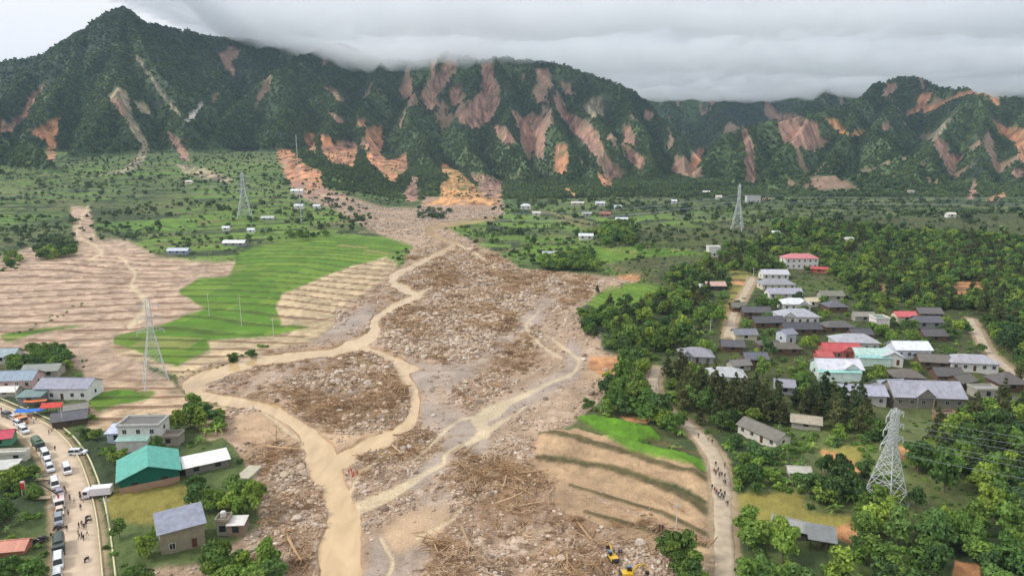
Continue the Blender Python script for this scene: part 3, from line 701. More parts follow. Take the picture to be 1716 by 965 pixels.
LF = dict(
 broad=leaf_mat('leaves_broad', [(66,92,46),(84,112,50),(106,130,54),(74,102,58),(128,146,60),(90,116,52),(60,82,50)]),
 pine=leaf_mat('needles', [(70,78,46),(82,84,48),(60,76,46),(88,90,52)]),
 bush=leaf_mat('leaves_bush', [(80,108,50),(104,134,58),(92,122,52),(128,152,64),(74,104,52),(98,120,64)]),
 far=leaf_mat('leaves_far', [(66,84,56),(82,102,60),(58,76,56),(100,116,66),(72,90,58),(92,104,62)]))
bark = mat('bark', (112,100,84), .9, noise=(3, .25))
def leaves(centres, radii, per, size, seed, flat=.75):
    r = np.random.default_rng(seed); vs = []; n = 0
    for c, R_ in zip(centres, radii):
        d = r.normal(size=(per, 3)); d /= np.linalg.norm(d, axis=1)[:, None]
        d[:, 2] = np.where(d[:, 2] < -.35, -d[:, 2], d[:, 2])
        rad = R_*r.uniform(.72, 1.05, (per, 1)); p = c+d*rad*[1, 1, flat]
        nrm = d+r.normal(scale=.55, size=(per, 3)); nrm /= np.linalg.norm(nrm, axis=1)[:, None]
        a = np.cross(nrm, r.normal(size=(per, 3))); a /= np.linalg.norm(a, axis=1)[:, None]; b = np.cross(nrm, a)
        s = size*r.uniform(.6, 1.3, (per, 1))
        q = np.stack([p-a*s-b*s*.6, p+a*s*.9-b*s*.8, p+a*s*1.1+b*s*.7, p-a*s*.7+b*s*.9], 1); vs.append(q.reshape(-1, 3))
    v = np.concatenate(vs); return v, np.arange(len(v)).reshape(-1, 4)
def crown_mesh(kind, seed, detail=1):
    r = np.random.default_rng(seed); C, Rr = [], []
    if kind == 'broad':      # unit: height 1 above trunk top ~ crown radius 1
        k = r.integers(9, 13)
        for i in range(k):
            an = r.uniform(0, 6.28); q = r.uniform(.15, .72)
            C.append((q*math.cos(an), q*math.sin(an), r.uniform(.35, 1.35)-.45*q)); Rr.append(r.uniform(.3, .5))
        C.append((0, 0, .7)); Rr.append(.55)
        v, f = leaves(C, Rr, int((90 if detail else 9)), .085 if detail else .26, seed)
    elif kind == 'pine':
        for i in range(11):
            z = i/10; rad = .62*(1-z)**.8+.1
            for j in range(3 if z < .8 else 1):
                an = r.uniform(0, 6.28); q = rad*r.uniform(.3, .9)
                C.append((q*math.cos(an), q*math.sin(an), .1+2.2*z+r.uniform(-.06, .06))); Rr.append(rad*.55+.05)
        v, f = leaves(C, Rr, 34 if detail else 4, .075 if detail else .24, seed, .5)
    elif kind == 'bush':
        for i in range(6):
            an = r.uniform(0, 6.28); q = r.uniform(.1, .65); C.append((q*math.cos(an), q*math.sin(an), r.uniform(.15, .55))); Rr.append(r.uniform(.3, .5))
        v, f = leaves(C, Rr, 55 if detail else 9, .1 if detail else .24, seed)
    elif kind == 'banana':
        vs = []
        for i in range(11):
            an = i*2.4+r.uniform(-.3, .3); ln = r.uniform(.9, 1.3); w_ = .16; p0 = np.array([0, 0, .9]); el_ = r.uniform(.3, 1.1)
            prev = None
            for k in range(5):
                tt = k/4; rr = ln*tt; z = .9+math.sin(el_)*rr-.75*tt*tt*ln*(1.2-el_*.4)
                c_ = np.array([rr*math.cos(an)*.9, rr*math.sin(an)*.9, z]); wd_ = w_*math.sin(math.pi*min(1, tt*.8+.15)); pr = np.array([-math.sin(an), math.cos(an), 0])*wd_
                cur = (c_-pr, c_+pr)
                if prev is not None: vs += [prev[0], prev[1], cur[1], cur[0]]
                prev = cur
        v = np.array(vs); f = np.arange(len(v)).reshape(-1, 4)
    o = np_mesh('crown', v, f, LF['bush' if kind == 'banana' else kind] if detail else LF['far'], link=False)
    return o.data
def trunk_mesh(h, r0, seed, limbs=True):
    m = MB(); rr = random.Random(seed)
    m.bar((0,0,-.15*h), (.04*h,0,h*.6), r0, 6, bark, r0*.7); m.bar((.04*h,0,h*.6), (0,.03*h,h*1.25), r0*.7, 6, bark, r0*.3)
    if limbs:
        for i in range(5):
            an = i*1.3+rr.random(); z = h*(.62+.12*i); l = .42
            m.bar((.03*h,0,z), (l*math.cos(an), l*math.sin(an), z+.35), r0*.35, 4, bark, r0*.12)
    me = bpy.data.meshes.new('trunk'); me.from_pydata(m.v, [], m.f); me.materials.append(bark); return me
CRN = {k: [crown_mesh(k, 10*i+hash_) for i in range(n)] for k, n, hash_ in (('broad', 5, 3), ('pine', 3, 500), ('bush', 4, 900), ('banana', 2, 1300))}
CRF = [crown_mesh('broad', 40+i, 0) for i in range(3)]+[crown_mesh('bush', 60+i, 0) for i in range(2)]+[crown_mesh('pine', 80, 0)]
TRK = {'broad': [trunk_mesh(.9, .06, i) for i in range(3)], 'pine': [trunk_mesh(1.2, .035, 9, False)], 'banana': [trunk_mesh(.75, .06, 11, False)], 'bush': [trunk_mesh(.3, .03, 12, False)]}
OFFZ = {'broad': .5, 'pine': .45, 'bush': 0, 'banana': 0}

# where trees stand (outline in picture measure, one tree per m2, size range, kinds)
WOODS = [
 ([(985,520),(1000,490),(1110,490),(1130,455),(1200,440),(1225,455),(1212,520),(1208,560),(1120,590),(1040,600),(1010,590),(970,545)], 30, (2.2,4.2), 'bbbbupn'),
 ([(1010,575),(1100,560),(1215,570),(1240,590),(1180,600),(1110,612),(1090,640),(1090,668),(1110,695),(1150,720),(1165,735),(1100,735),(985,700),(985,690),(1040,650),(1035,600)], 24, (2.2,4.6), 'bbbbun'),
 ([(1110,620),(1150,600),(1220,625),(1180,660),(1290,665),(1380,650),(1470,690),(1440,740),(1330,730),(1250,700),(1220,715),(1200,760),(1180,720),(1125,690),(1105,660)], 28, (2.3,4.4), 'bbpppppu'),
 ([(1225,460),(1290,455),(1480,470),(1620,500),(1660,560),(1700,640),(1916,680),(1916,480),(1716,450),(1500,440),(1400,440),(1280,440)], 30, (2.2,4.4), 'bbbpu'),
 ([(1240,520),(1300,500),(1420,500),(1560,520),(1640,560),(1660,640),(1620,700),(1440,700),(1240,680)], 34, (1.8,3.6), 'bbbuuun'),
 ([(1400,452),(1716,462),(1716,540),(1640,520),(1560,522),(1480,520),(1410,500)], 24, (2,4), 'bbbpu'),
 ([(1270,420),(1300,380),(1420,372),(1560,390),(1716,400),(1916,400),(1916,480),(1716,460),(1600,470),(1500,450),(1400,440),(1300,432)], 34, (2.6,4.6), 'bbbp'),
 ([(1180,440),(1200,415),(1280,420),(1290,455),(1225,455)], 40, (2.2,4), 'bbp'),
 ([(1220,700),(1330,730),(1440,740),(1490,720),(1460,790),(1370,740),(1340,800),(1340,850),(1225,840),(1212,770)], 15, (1.5,3.2), 'bunuun'),
 ([(1225,870),(1300,880),(1370,905),(1450,930),(1450,1100),(1225,1100)], 20, (2.4,4.3), 'bbbu'),
 ([(1340,800),(1470,800),(1540,860),(1640,850),(1716,880),(1916,900),(1916,1100),(1440,1100),(1420,900),(1350,860)], 17, (2.0,4.2), 'bbbuun'),
 ([(1560,760),(1620,720),(1716,690),(1916,690),(1916,920),(1716,900),(1640,860),(1560,830),(1530,790)], 20, (2.6,5), 'bbbbp'),
 ([(1105,930),(1140,905),(1190,930),(1200,1000),(1110,1000)], 14, (2.4,3.6), 'b'),
 # left bank
 ([(290,730),(330,690),(372,690),(372,760),(380,775),(300,775),(250,760)], 20, (2.2,3.8), 'bbn'),
 ([(160,760),(250,745),(300,770),(170,790)], 16, (2,3.2), 'bu'),
 ([(310,830),(350,800),(400,810),(432,840),(436,870),(400,890),(340,880)], 17, (2.6,3.8), 'b'),
 ([(165,930),(190,890),(260,895),(268,930),(250,965),(230,1100),(150,1100)], 16, (2,3.6), 'bbu'),
 ([(345,955),(400,930),(470,945),(480,1000),(350,1000)], 15, (2.4,3.6), 'b'),
 ([(158,860),(185,860),(190,930),(160,940)], 7, (.9,1.6), 'u'),
 ([(-60,775),(50,770),(70,800),(68,870),(60,960),(60,1100),(-100,1100),(-100,780)], 11, (1.5,3.3), 'bnuuu'),
 ([(-100,600),(0,600),(60,585),(112,600),(118,625),(60,635),(0,628),(-100,640)], 26, (2.4,3.8), 'b'),
 ([(60,420),(75,402),(120,402),(128,428),(100,438),(66,436)], 40, (3.2,4.6), 'b'),
 ([(0,440),(20,425),(40,440),(30,452),(0,455)], 60, (2.6,3.8), 'bu'),
 ([(10,560),(60,540),(150,500),(155,505),(60,552),(20,566)], 22, (1,2), 'u'),
 ([(385,598),(440,575),(450,580),(440,595),(390,612)], 22, (1.6,3), 'bu'), ([(300,620),(385,600),(390,610),(300,632)], 18, (.9,1.6), 'u'),
 ([(180,690),(215,705),(170,740),(120,760),(110,740),(150,700)], 32, (1.2,2.4), 'bun'),
 ([(130,600),(200,612),(150,628),(120,622)], 50, (1,1.8), 'u'),
 ([(860,430),(880,400),(1000,385),(1090,410),(1140,450),(1010,455),(870,450)], 420, (2.2,4.6), 'bbu'),
 ([(905,445),(915,430),(990,425),(998,456),(910,456)], 34, (3,4.4), 'b'), ([(1005,400),(1015,382),(1060,380),(1060,412),(1010,414)], 38, (3.4,5), 'b'),
 ([(730,385),(780,380),(900,395),(905,440),(850,428),(790,402)], 260, (1.6,3.2), 'bu'),
 ([(0,370),(200,345),(600,335),(640,375),(480,410),(230,402),(0,420)], 330, (1.8,3.6), 'bbu'),
 ([(480,395),(560,395),(520,412),(478,410)], 60, (2.4,3.6), 'b'),
 ([(700,350),(760,352),(740,368),(700,366)], 60, (2.2,3.6), 'b'), ([(840,335),(960,335),(1240,330),(1300,340),(1290,380),(1100,360),(900,385),(790,378)], 380, (2.4,4.4), 'bbu'),
 ([(1240,330),(1330,325),(1716,330),(1916,335),(1916,400),(1716,398),(1400,368),(1300,375)], 420, (2.4,4.4), 'bbu'),
 ([(0,300),(200,285),(400,290),(600,320),(560,340),(0,345)], 380, (1.8,3.6), 'bu'),
 ([(760,640),(808,640),(812,665),(800,670)], 150, (1.3,2), 'u'), 
 ([(1030,740),(1180,742),(1186,768),(1100,752)], 60, (1,1.8), 'un'), ([(1130,815),(1200,850),(1205,900),(1160,880)], 26, (.6,1.1), 'u'),
]
KK = {'b': 'broad', 'p': 'pine', 'u': 'bush', 'n': 'banana'}
AVOID = []   # (x, y, radius) of houses, filled below
# ------------------------------------------------------------------ buildings
LM = []      # landmarks for labels: (x, y, phrase)
glass = mat('dark_window', (40,44,48), .25, spec=.5); framew = mat('window_frame', (200,200,196), .6)
doorm = mat('door_wood', (92,62,44), .7); wood = mat('weathered_wood', (120,98,78), .85, noise=(2, .2)); steel = mat('galvanised_steel', (196,200,202), .5, .3)
_mc = {}
def roofmat(c, rib=True):
    c = tuple(c)
    if ('r', c) in _mc: return _mc[('r', c)]
    m = bpy.data.materials.new('roof_sheet'); m.use_nodes = True; t = m.node_tree; b = t.nodes['Principled BSDF']; b.inputs['Roughness'].default_value = .55
    tc_ = t.nodes.new('ShaderNodeTexCoord'); n = t.nodes.new('ShaderNodeTexNoise'); n.inputs['Scale'].default_value = .8; n.inputs['Detail'].default_value = 7; n.inputs['Roughness'].default_value = .65
    t.links.new(tc_.outputs['Object'], n.inputs['Vector'])
    mr = t.nodes.new('ShaderNodeMapRange'); mr.inputs[1].default_value = .3; mr.inputs[2].default_value = .7; mr.inputs[3].default_value = .72; mr.inputs[4].default_value = 1.15; t.links.new(n.outputs['Fac'], mr.inputs[0])
    s = t.nodes.new('ShaderNodeVectorMath'); s.operation = 'SCALE'; s.inputs[0].default_value = [float(q) for q in lin(c)]; t.links.new(mr.outputs[0], s.inputs['Scale']); nr_ = t.nodes.new('ShaderNodeTexNoise'); nr_.inputs['Scale'].default_value = .45; nr_.inputs['Detail'].default_value = 8; nr_.inputs['Roughness'].default_value = .75; t.links.new(tc_.outputs['Object'], nr_.inputs['Vector'])
    rr_ = t.nodes.new('ShaderNodeMapRange'); rr_.inputs[1].default_value = .54; rr_.inputs[2].default_value = .68; rr_.inputs[4].default_value = .55; t.links.new(nr_.outputs['Fac'], rr_.inputs[0])
    mx_ = t.nodes.new('ShaderNodeMix'); mx_.data_type = 'RGBA'; t.links.new(rr_.outputs[0], mx_.inputs[0]); t.links.new(s.outputs[0], mx_.inputs[6]); mx_.inputs[7].default_value = (*[float(q)*.5+float(z_)*.3 for q, z_ in zip(lin((120,84,62)), lin(c))], 1)
    t.links.new(mx_.outputs[2], b.inputs['Base Color'])
    w = t.nodes.new('ShaderNodeTexWave'); w.inputs['Scale'].default_value = 1.2; w.bands_direction = 'X'; t.links.new(tc_.outputs['Object'], w.inputs['Vector'])
    bp = t.nodes.new('ShaderNodeBump'); bp.inputs['Strength'].default_value = .4; bp.inputs['Distance'].default_value = .05; t.links.new(w.outputs['Fac'], bp.inputs['Height']); t.links.new(bp.outputs[0], b.inputs['Normal'])
    _mc[('r', c)] = m; return m
def wallmat(c):
    c = tuple(c)
    if c not in _mc: _mc[c] = mat('wall_paint', c, .85, noise=(.9, .16))
    return _mc[c]
def gable_roof(m, w, d, h, rise, over, mt, ridge='x', th=.12):
    a, b_ = w/2+over, d/2+over
    if ridge == 'x':
        e = rise*over/(d/2)
        for s in (-1, 1):
            p = [(-a, s*b_, h-e), (a, s*b_, h-e), (a, 0, h+rise), (-a, 0, h+rise)]
            if s > 0: p = [p[1], p[0], p[3], p[2]]
            m.hexa([(x, y, z-th) for x, y, z in p]+p, mt)
    else:
        e = rise*over/(w/2)
        for s in (-1, 1):
            p = [(s*a, b_, h-e), (s*a, -b_, h-e), (0, -b_, h+rise), (0, b_, h+rise)]
            if s > 0: p = [p[1], p[0], p[3], p[2]]
            m.hexa([(x, y, z-th) for x, y, z in p]+p, mt)
def hip_roof(m, w, d, h, rise, over, mt):
    a, b_ = w/2+over, d/2+over; r_ = max(.3, a-b_*.95); z0 = h-.15
    A_, B_, C_, D_ = (-a,-b_,z0), (a,-b_,z0), (a,b_,z0), (-a,b_,z0); E_, F_ = (-r_,0,h+rise), (r_,0,h+rise)
    m.poly([A_, B_, F_, E_], mt); m.poly([C_, D_, E_, F_], mt); m.poly([B_, C_, F_], mt); m.poly([D_, A_, E_], mt)
    m.poly([D_, C_, B_, A_], mt)
    m.box(-a, a, -b_, b_, z0-.12, z0-.004, mt)
def house(u, v, w, d, h, roof, rot, wc, rc, label, name='house', rise=None, win=None, porch=False, cat='house', group=None, uv2=None, lod=False, base=None, over=.6, annex=None, landmark=None, posts=False):
    if uv2:
        p1, p2 = ground(u, v), ground(*uv2); w = math.hypot(p2[0]-p1[0], p2[1]-p1[1]); th = math.atan2(p2[1]-p1[1], p2[0]-p1[0])
        cx_, cy_ = (p1[0]+p2[0])/2, (p1[1]+p2[1])/2
    else:
        g = ground(u, v); th = R(rot); cx_, cy_ = g[0], g[1]
    cx_ -= math.sin(th)*d/2; cy_ += math.cos(th)*d/2
    zz = [land_z(cx_+a*w/2*math.cos(th)-b_*d/2*math.sin(th), cy_+a*w/2*math.sin(th)+b_*d/2*math.cos(th)) for a in (-1, 1) for b_ in (-1, 1)]
    z = sum(zz)/4+.15; deep = max(1.2, z-min(zz)+.6)
    AVOID.append((cx_, cy_, max(w, d)*.55+1.2, w, d, th)); LM.append((cx_, cy_, landmark or label))
    e = empty(name, (cx_, cy_, z), th, label, cat, group)
    W = wallmat(wc); RM = roofmat(rc); m = MB()
    if posts:
        for a in (-1, -.33, .33, 1):
            for b_ in (-1, 1): m.box(a*w/2-.12, a*w/2+.12, b_*d/2-.12, b_*d/2+.12, -deep, h, W)
        m.box(-w/2, w/2, d/2-.3, d/2-.15, -deep, h, W)
    else:
        m.box(-w/2, w/2, -d/2, d/2, -deep, h, W)
    rise = rise if rise is not None else min(w, d)*.26
    if roof in ('gable', 'gabley') and not posts:
        if roof == 'gable':
            for s in (-1, 1):
                x = s*(w/2-.01); p = [(x-.1*s, -d/2, h), (x-.1*s, d/2, h), (x-.1*s, 0, h+rise-.12)]; p2 = [(x, y, zq) for _, y, zq in p]
                m.poly(p2 if s > 0 else p2[::-1], W); m.poly(p if s < 0 else p[::-1], W)
        else:
            for s in (-1, 1):
                y = s*(d/2-.01); p = [(-w/2, y, h), (w/2, y, h), (0, y, h+rise-.12)]; m.poly(p if s < 0 else p[::-1], W)
    m.build('wall', None, e)
    m = MB()
    if roof == 'gable': gable_roof(m, w, d, h, rise, over, RM)
    elif roof == 'gabley': gable_roof(m, w, d, h, rise, over, RM, 'y')
    elif roof == 'hip': hip_roof(m, w, d, h, rise, over, RM)
    elif roof == 'shed':
        a, b_ = w/2+over, d/2+over; p = [(-a,-b_,h), (a,-b_,h), (a,b_,h+rise), (-a,b_,h+rise)]; m.hexa([(x, y, q-.12) for x, y, q in p]+p, RM)
        if not posts:
            k = MB(); k.hexa([(-w/2,-d/2,h-.1),(w/2,-d/2,h-.1),(w/2,d/2,h-.1),(-w/2,d/2,h-.1),(-w/2,-d/2,h-.05),(w/2,-d/2,h-.05),(w/2,d/2,h+rise-.2),(-w/2,d/2,h+rise-.2)], W); k.build('gable_wall', None, e)
    elif roof == 'flat':
        m.box(-w/2-.2, w/2+.2, -d/2-.2, d/2+.2, h, h+.15, RM)
        for x0, x1, y0, y1 in ((-w/2-.2, w/2+.2, -d/2-.2, -d/2), (-w/2-.2, w/2+.2, d/2, d/2+.2), (-w/2-.2, -w/2, -d/2, d/2), (w/2, w/2+.2, -d/2, d/2)): m.box(x0, x1, y0, y1, h+.152, h+.8, W)
    if roof in ('gable',) : m.box(-w/2-over, w/2+over, -.12, .12, h+rise-.02, h+rise+.08, RM)
    ro = m.build('roof', None, e)
    if porch:   # front gable over the entrance
        pw, pr = min(w*.36, 6), rise*.62; m = MB(); yf = -d/2-over-.35; yb = -.1; zb0 = h+.1
        px0 = porch if porch is not True else 0
        for s in (-1, 1):
            p = [(px0+s*pw/2, yb, zb0), (px0+s*pw/2, yf, zb0), (px0, yf, zb0+pr+.5), (px0, yb, zb0+pr+.5)]
            if s > 0: p = [p[1], p[0], p[3], p[2]]
            m.hexa([(x, y, q-.12) for x, y, q in p]+p, RM)
        m.poly([(px0-pw/2, yf+.25, zb0-.1), (px0+pw/2, yf+.25, zb0-.1), (px0, yf+.25, zb0+pr+.35)], W)
        m.build('porch_gable', None, e)
        for s in (-1, 1):
            m = MB(); m.box(px0+s*pw*.42-.15, px0+s*pw*.42+.15, yf+.1, yf+.4, -deep, h+.1, W); m.build('porch_post', None, e)
    if base:
        m = MB(); m.box(-w/2-.06, w/2+.06, -d/2-.06, d/2+.06, -deep, base[0], wallmat(base[1])); m.build('plinth', None, e)
    if not lod and not posts:
        nw = max(1, int(w/3.2)); st = max(1, int(h/2.9)); flh = h/st
        for s_ in range(st):
            for i in range(nw):
                x = -w/2+(i+.5)*w/nw; isd = (s_ == 0 and i == nw//2)
                f = MB()
                if isd:
                    f.box(x-.5, x+.5, -d/2-.05, -d/2-.003, .02, 2.1, doorm); f.build('door', None, e)
                else:
                    z0 = s_*flh+.95; z1 = min(z0+1.25, h-.35)
                    f.box(x-.62, x+.62, -d/2-.045, -d/2-.003, z0-.08, z1+.08, framew); o_ = f.build('window', None, e)
                    g_ = MB()
                    for q in (-1, 1): g_.box(x+q*.28-.24, x+q*.28+.24, -d/2-.06, -d/2-.047, z0, z1, glass)
                    g_.build('pane', None, o_)
            for sx in (-1, 1):
                f = MB(); z0 = s_*flh+.95; f.box(sx*w/2+.003*sx if sx > 0 else -w/2-.045, sx*w/2+.045 if sx > 0 else -w/2-.003, -.6, .6, z0-.08, min(z0+1.2, h-.3)+.08, framew); o_ = f.build('window', None, e)
                g_ = MB(); g_.box(w/2+.047 if sx > 0 else -w/2-.06, w/2+.06 if sx > 0 else -w/2-.047, -.5, .5, z0, min(z0+1.2, h-.3), glass); g_.build('pane', None, o_)
    elif lod and not posts:
        for i in range(max(1, int(w/5))):
            x = -w/2+(i+.5)*w/max(1, int(w/5)); f = MB(); f.box(x-.7, x+.7, -d/2-.05, -d/2-.003, .8, min(2.3, h-.3), glass); f.build('window', None, e)
    if annex:   # low lean-to: (x offset, width, depth, height, colour)
        ax_, aw, ad_, ah, ac = annex; m = MB(); y0 = -d/2-ad_
        p = [(ax_-aw/2, y0-.3, ah), (ax_+aw/2, y0-.3, ah), (ax_+aw/2, -d/2-.005, ah+.7), (ax_-aw/2, -d/2-.005, ah+.7)]; m.hexa([(x, y, q-.1) for x, y, q in p]+p, roofmat(ac)); m.build('lean_to_roof', None, e)
        m = MB(); m.box(ax_-aw/2+.2, ax_+aw/2-.2, y0, -d/2-.006, -deep, ah-.15, W); m.build('lean_to_wall', None, e)
    return e
WH, CRM, GRY, BRN, CON = (214,212,206), (208,200,176), (150,150,150), (104,84,66), (168,164,152)
RG, RD, RL, RM_, RP, RW = (146,146,152), (84,84,88), (188,190,194), (150,186,176), (196,84,92), (214,218,222)
VIL = [
 (1343,452,21,9,6.6,'hip',2,WH,(198,122,126),'white two-storey house under a pink hipped roof at the top of the village', dict(over=.5)),
 (1318,449,5,8,3.6,'gable',2,WH,(150,84,76),'small white wing with a brown-red roof left of the pink-roofed house', dict(lod=True)),
 (1372,459,9,4,2.6,'gable',-25,(170,90,78),(170,80,72),'low red shed right of the pink-roofed house', dict(lod=True, name='shed', cat='shed')),
 (1300,470,15,8,3.2,'gable',0,WH,RL,'long pale grey-roofed hall at the head of the lane, below the pink-roofed house', dict(lod=False)),
 (1305,488,18,9,3,'hip',0,CRM,RG,'wide grey hipped roof second down from the head of the lane', dict()),
 (1317,503,17,8,3,'gable',0,WH,(160,160,172),'plain lilac-grey gabled roof third down from the head of the lane', dict()),
 (1335,523,13,8,3.4,'hip',0,WH,RW,'white-roofed hipped house beside the dark palm-thatched roof', dict(porch=3)),
 (1340,546,17,10,3.4,'hip',0,WH,(166,168,176),'big grey hipped roof on white walls in the middle of the upper village', dict(porch=-5)),
 (1362,517,6,5,2.8,'gable',10,CRM,(196,184,150),'small cream outbuilding right of the white-roofed hipped house', dict(lod=True, name='shed', cat='shed')),
 (1395,506,11,7,2.8,'gable',-4,CON,(120,120,104),'mossy brown-grey gabled roof right of the upper lane houses', dict(lod=True)),
 (1404,526,9,8,2.6,'hip',5,BRN,(96,96,104),'dark slate hipped roof among trees right of the white-roofed house', dict(lod=True)),
 (1316,512,6,6,2.4,'hip',0,BRN,(84,76,70),'small dark thatched roof between two pale roofs', dict(lod=True, name='hut', cat='hut')),
 (1268,534,12,7,2.6,'gable',-6,BRN,RD,'dark grey gabled roof left of the white-roofed hipped house', dict(lod=True)),
 (1290,551,13,7,2.6,'gable',4,BRN,(78,78,84),'long charcoal roof below and left of the big grey hipped roof', dict(lod=True)),
 (1345,563,15,7,2.6,'gable',0,BRN,(72,72,78),'long charcoal roof directly below the big grey hipped roof', dict(lod=True)),
 (1408,560,12,7,2.6,'hip',0,BRN,(92,90,90),'dark hipped roof right of the charcoal roofs', dict(lod=True)),
 (1478,553,6,6,4.2,'flat',0,(224,214,208),(90,130,110),'small white boxy house with a red front', dict(lod=False)),
 (1449,541,9,5,2.6,'gable',0,CON,(140,136,124),'weathered brown roof left of the small white boxy house', dict(lod=True)),
 (1519,543,8.5,6,3,'gable',-3,CRM,(198,96,98),'coral-red gabled roof right of the small white boxy house', dict(lod=True)),
 (1560,537,10,7,2.8,'gable',-4,BRN,(98,94,92),'topmost of the stacked dark roofs at the east of the village', dict(lod=True)),
 (1558,553,11,7,2.8,'gable',0,GRY,(90,90,98),'slate roof in the middle of the stacked dark roofs at the east', dict(lod=True)),
 (1568,575,9,7,2.6,'gable',0,BRN,(84,82,84),'dark roof below the slate one at the east of the village', dict(lod=True)),
 (1325,578,5,6,4,'gable',20,(190,196,204),(130,134,146),'small tall pale blue house with a dark little roof', dict()),
 (1437,592,16,9,3.6,'hip',-3,(190,186,176),(168,168,176),'broad grey hipped roof house above the bright red roof', dict()),
 (1412,606,13,8,3.2,'gable',-4,(180,110,96),(184,78,80),'bright red gabled roof house in the middle of the village', dict(porch=1.5)),
 (1383,611,5,6,2.4,'gable',-4,(170,100,90),(180,84,84),'small red annex left of the bright red roof', dict(lod=True, name='shed', cat='shed')),
 (1408,639,15,9,3.6,'gable',-3,(206,222,214),(206,208,216),'white and mint house with a front gable below the bright red roof', dict(porch=3.5, annex=(-1,15,1.6,2.7,(150,206,194)))),
 (1462,612,12,7,3,'gable',-6,(196,216,206),(176,204,194),'pale mint-roofed house right of the bright red roof', dict(annex=(0,12,1.6,2.4,(150,196,190)))),
 (1495,616,7,8,3.2,'gabley',-14,WH,RL,'white gable-fronted house right of the pale mint roof', dict()),
 (1530,604,13,8,3.6,'gable',-2,(210,216,226),(222,228,236),'long white-roofed house with plain white walls', dict(lod=False)),
 (1632,628,16,8,3.2,'hip',-8,WH,(162,162,170),'grey-roofed white house beside the east lane', dict()),
 (1447,682,14,8,3.6,'gable',-6,(186,182,182),(166,168,184),'lilac-grey roofed house left of the tall near pylon', dict()),
 (1500,668,9,7,2.8,'gable',8,GRY,(160,170,176),'low grey side wing left of the largest grey house', dict(lod=True)),
 (1556,688,22,11,3.6,'gable',-5,(136,130,120),(160,160,172),'largest grey house, with a wide front gable, behind the near pylon', dict(porch=-1.5, rise=3.6)),
 (1522,648,10,7,2.6,'hip',-8,BRN,(104,96,88),'dark brown hipped roof above the largest grey house', dict(lod=True)),
 (1592,646,9,7,2.6,'gable',-4,BRN,(86,84,82),'dark slatted roof just above and right of the largest grey house', dict(lod=True)),
 (1566,622,10,7,2.6,'gable',-12,BRN,(110,104,96),'brown-grey roof between the white-roofed house and the east lane house', dict(lod=True)),
 (1622,655,7,6,2.4,'gable',20,BRN,(96,92,84),'small tilted dark roof below the east lane house', dict(lod=True, name='hut', cat='hut')),
 (1697,660,9,8,2.6,'hip',0,BRN,(94,88,86),'dark pyramid roof by the east lane at the right edge', dict(lod=True, rise=3)),
 (1655,672,8,5,2.6,'flat',0,CON,(150,150,146),'roofless grey concrete hut below the east lane', dict(lod=True)),
 (1691,688,5,4,2.4,'gable',0,WH,(100,92,84),'tiny dark-roofed shed with a white front at the lower right of the village', dict(lod=True, name='shed', cat='shed')),
 (1218,655,12,8,4.2,'hip',-8,(222,220,210),(178,180,182),'white house with dark windows standing by itself left of the village', dict(annex=(-4,5,2.6,2.2,(160,162,186)))),
 (1168,613,12,9,2.8,'hip',-6,GRY,(142,142,150),'grey sheet-roofed house in the trees by the bend of the dirt road', dict(porch=-4)),
 (1243,625,7,5,2.4,'gable',12,CON,(120,116,112),'small open-gabled dark roof behind the lone white house', dict(lod=True, name='hut', cat='hut')),
 (1268,618,8,6,2.8,'gable',0,BRN,(96,98,110),'slate-blue ribbed roof behind the lone white house', dict(lod=True)),
 (1228,592,8,6,2.4,'gable',-8,BRN,(88,86,92),'dark roof half under trees above the slate-blue ribbed roof', dict(lod=True)),
 (1250,572,9,6,2.6,'gable',0,CRM,(120,122,132),'grey roof with a cream wall below the lane', dict(lod=True)),
 (1290,590,8,5,2.4,'hip',0,BRN,(90,86,80),'brown thatched roof below the small tall pale blue house', dict(lod=True, name='hut', cat='hut')),
 (1318,598,11,6,2.4,'hip',0,BRN,(100,94,84),'faded thatched roof right of the brown thatched one', dict(lod=True, name='hut', cat='hut')),
 (1315,664,6,6,2.8,'gable',-12,GRY,(150,150,160),'small grey double-roofed hut among pines', dict(lod=True, name='hut', cat='hut')),
 (1240,524,7,6,2.4,'gable',0,BRN,(110,106,96),'little brown roof beside the upper lane', dict(lod=True, name='hut', cat='hut')),
 (1445,572,8,6,2.4,'gable',0,BRN,(80,78,84),'dark roof just above the broad grey hipped roof', dict(lod=True)),
 (1200,489,10,6,3,'gable',0,(70,72,70),(196,160,150),'pinkish-roofed house among trees left of the lane', dict(lod=True)),
 (1168,490,5,4,2.6,'gable',0,WH,(190,200,196),'tiny pale hut left of the pinkish-roofed house', dict(lod=True, name='hut', cat='hut')),
 (1587,712,6,3,2.4,'flat',0,(150,120,100),(120,110,104),'unfinished brick wall with open bays below the largest grey house', dict(lod=True, name='ruin', cat='ruin')),
 (1350,722,8,5,2.2,'gable',-20,CON,(170,160,140),'low weathered roof in the scrub left of the near pylon', dict(lod=True, name='shed', cat='shed')),
 (1322,905,7,4,2.2,'gable',-28,(70,64,58),(150,152,146),'old tiled roof half under trees at the lower right', dict(lod=True, name='shed', cat='shed')),
 (1376,930,4.6,4,2.4,'shed',-18,(92,72,58),(120,124,124),'open timber shed with a white-edged roof at the lower right', dict(posts=True, name='shed', cat='shed', rise=1)),
 (1340,802,5,3,1.6,'gable',-6,CON,(190,186,172),'tiny pale roof in the bushes below the long barrack', dict(lod=True, name='hut', cat='hut')),
]
for s in VIL:
    u, v, w, d, h, rf, rot, wc, rc, lb, kw = s
    house(u, v, w, d, h, rf, rot, wc, rc, lb, landmark='the '+lb.split(' under ')[0].split(' with ')[0].split(' below ')[0].split(' of the ')[0].split(' at the ')[0].split(' among ')[0].split(' beside ')[0].split(' above ')[0], **kw)
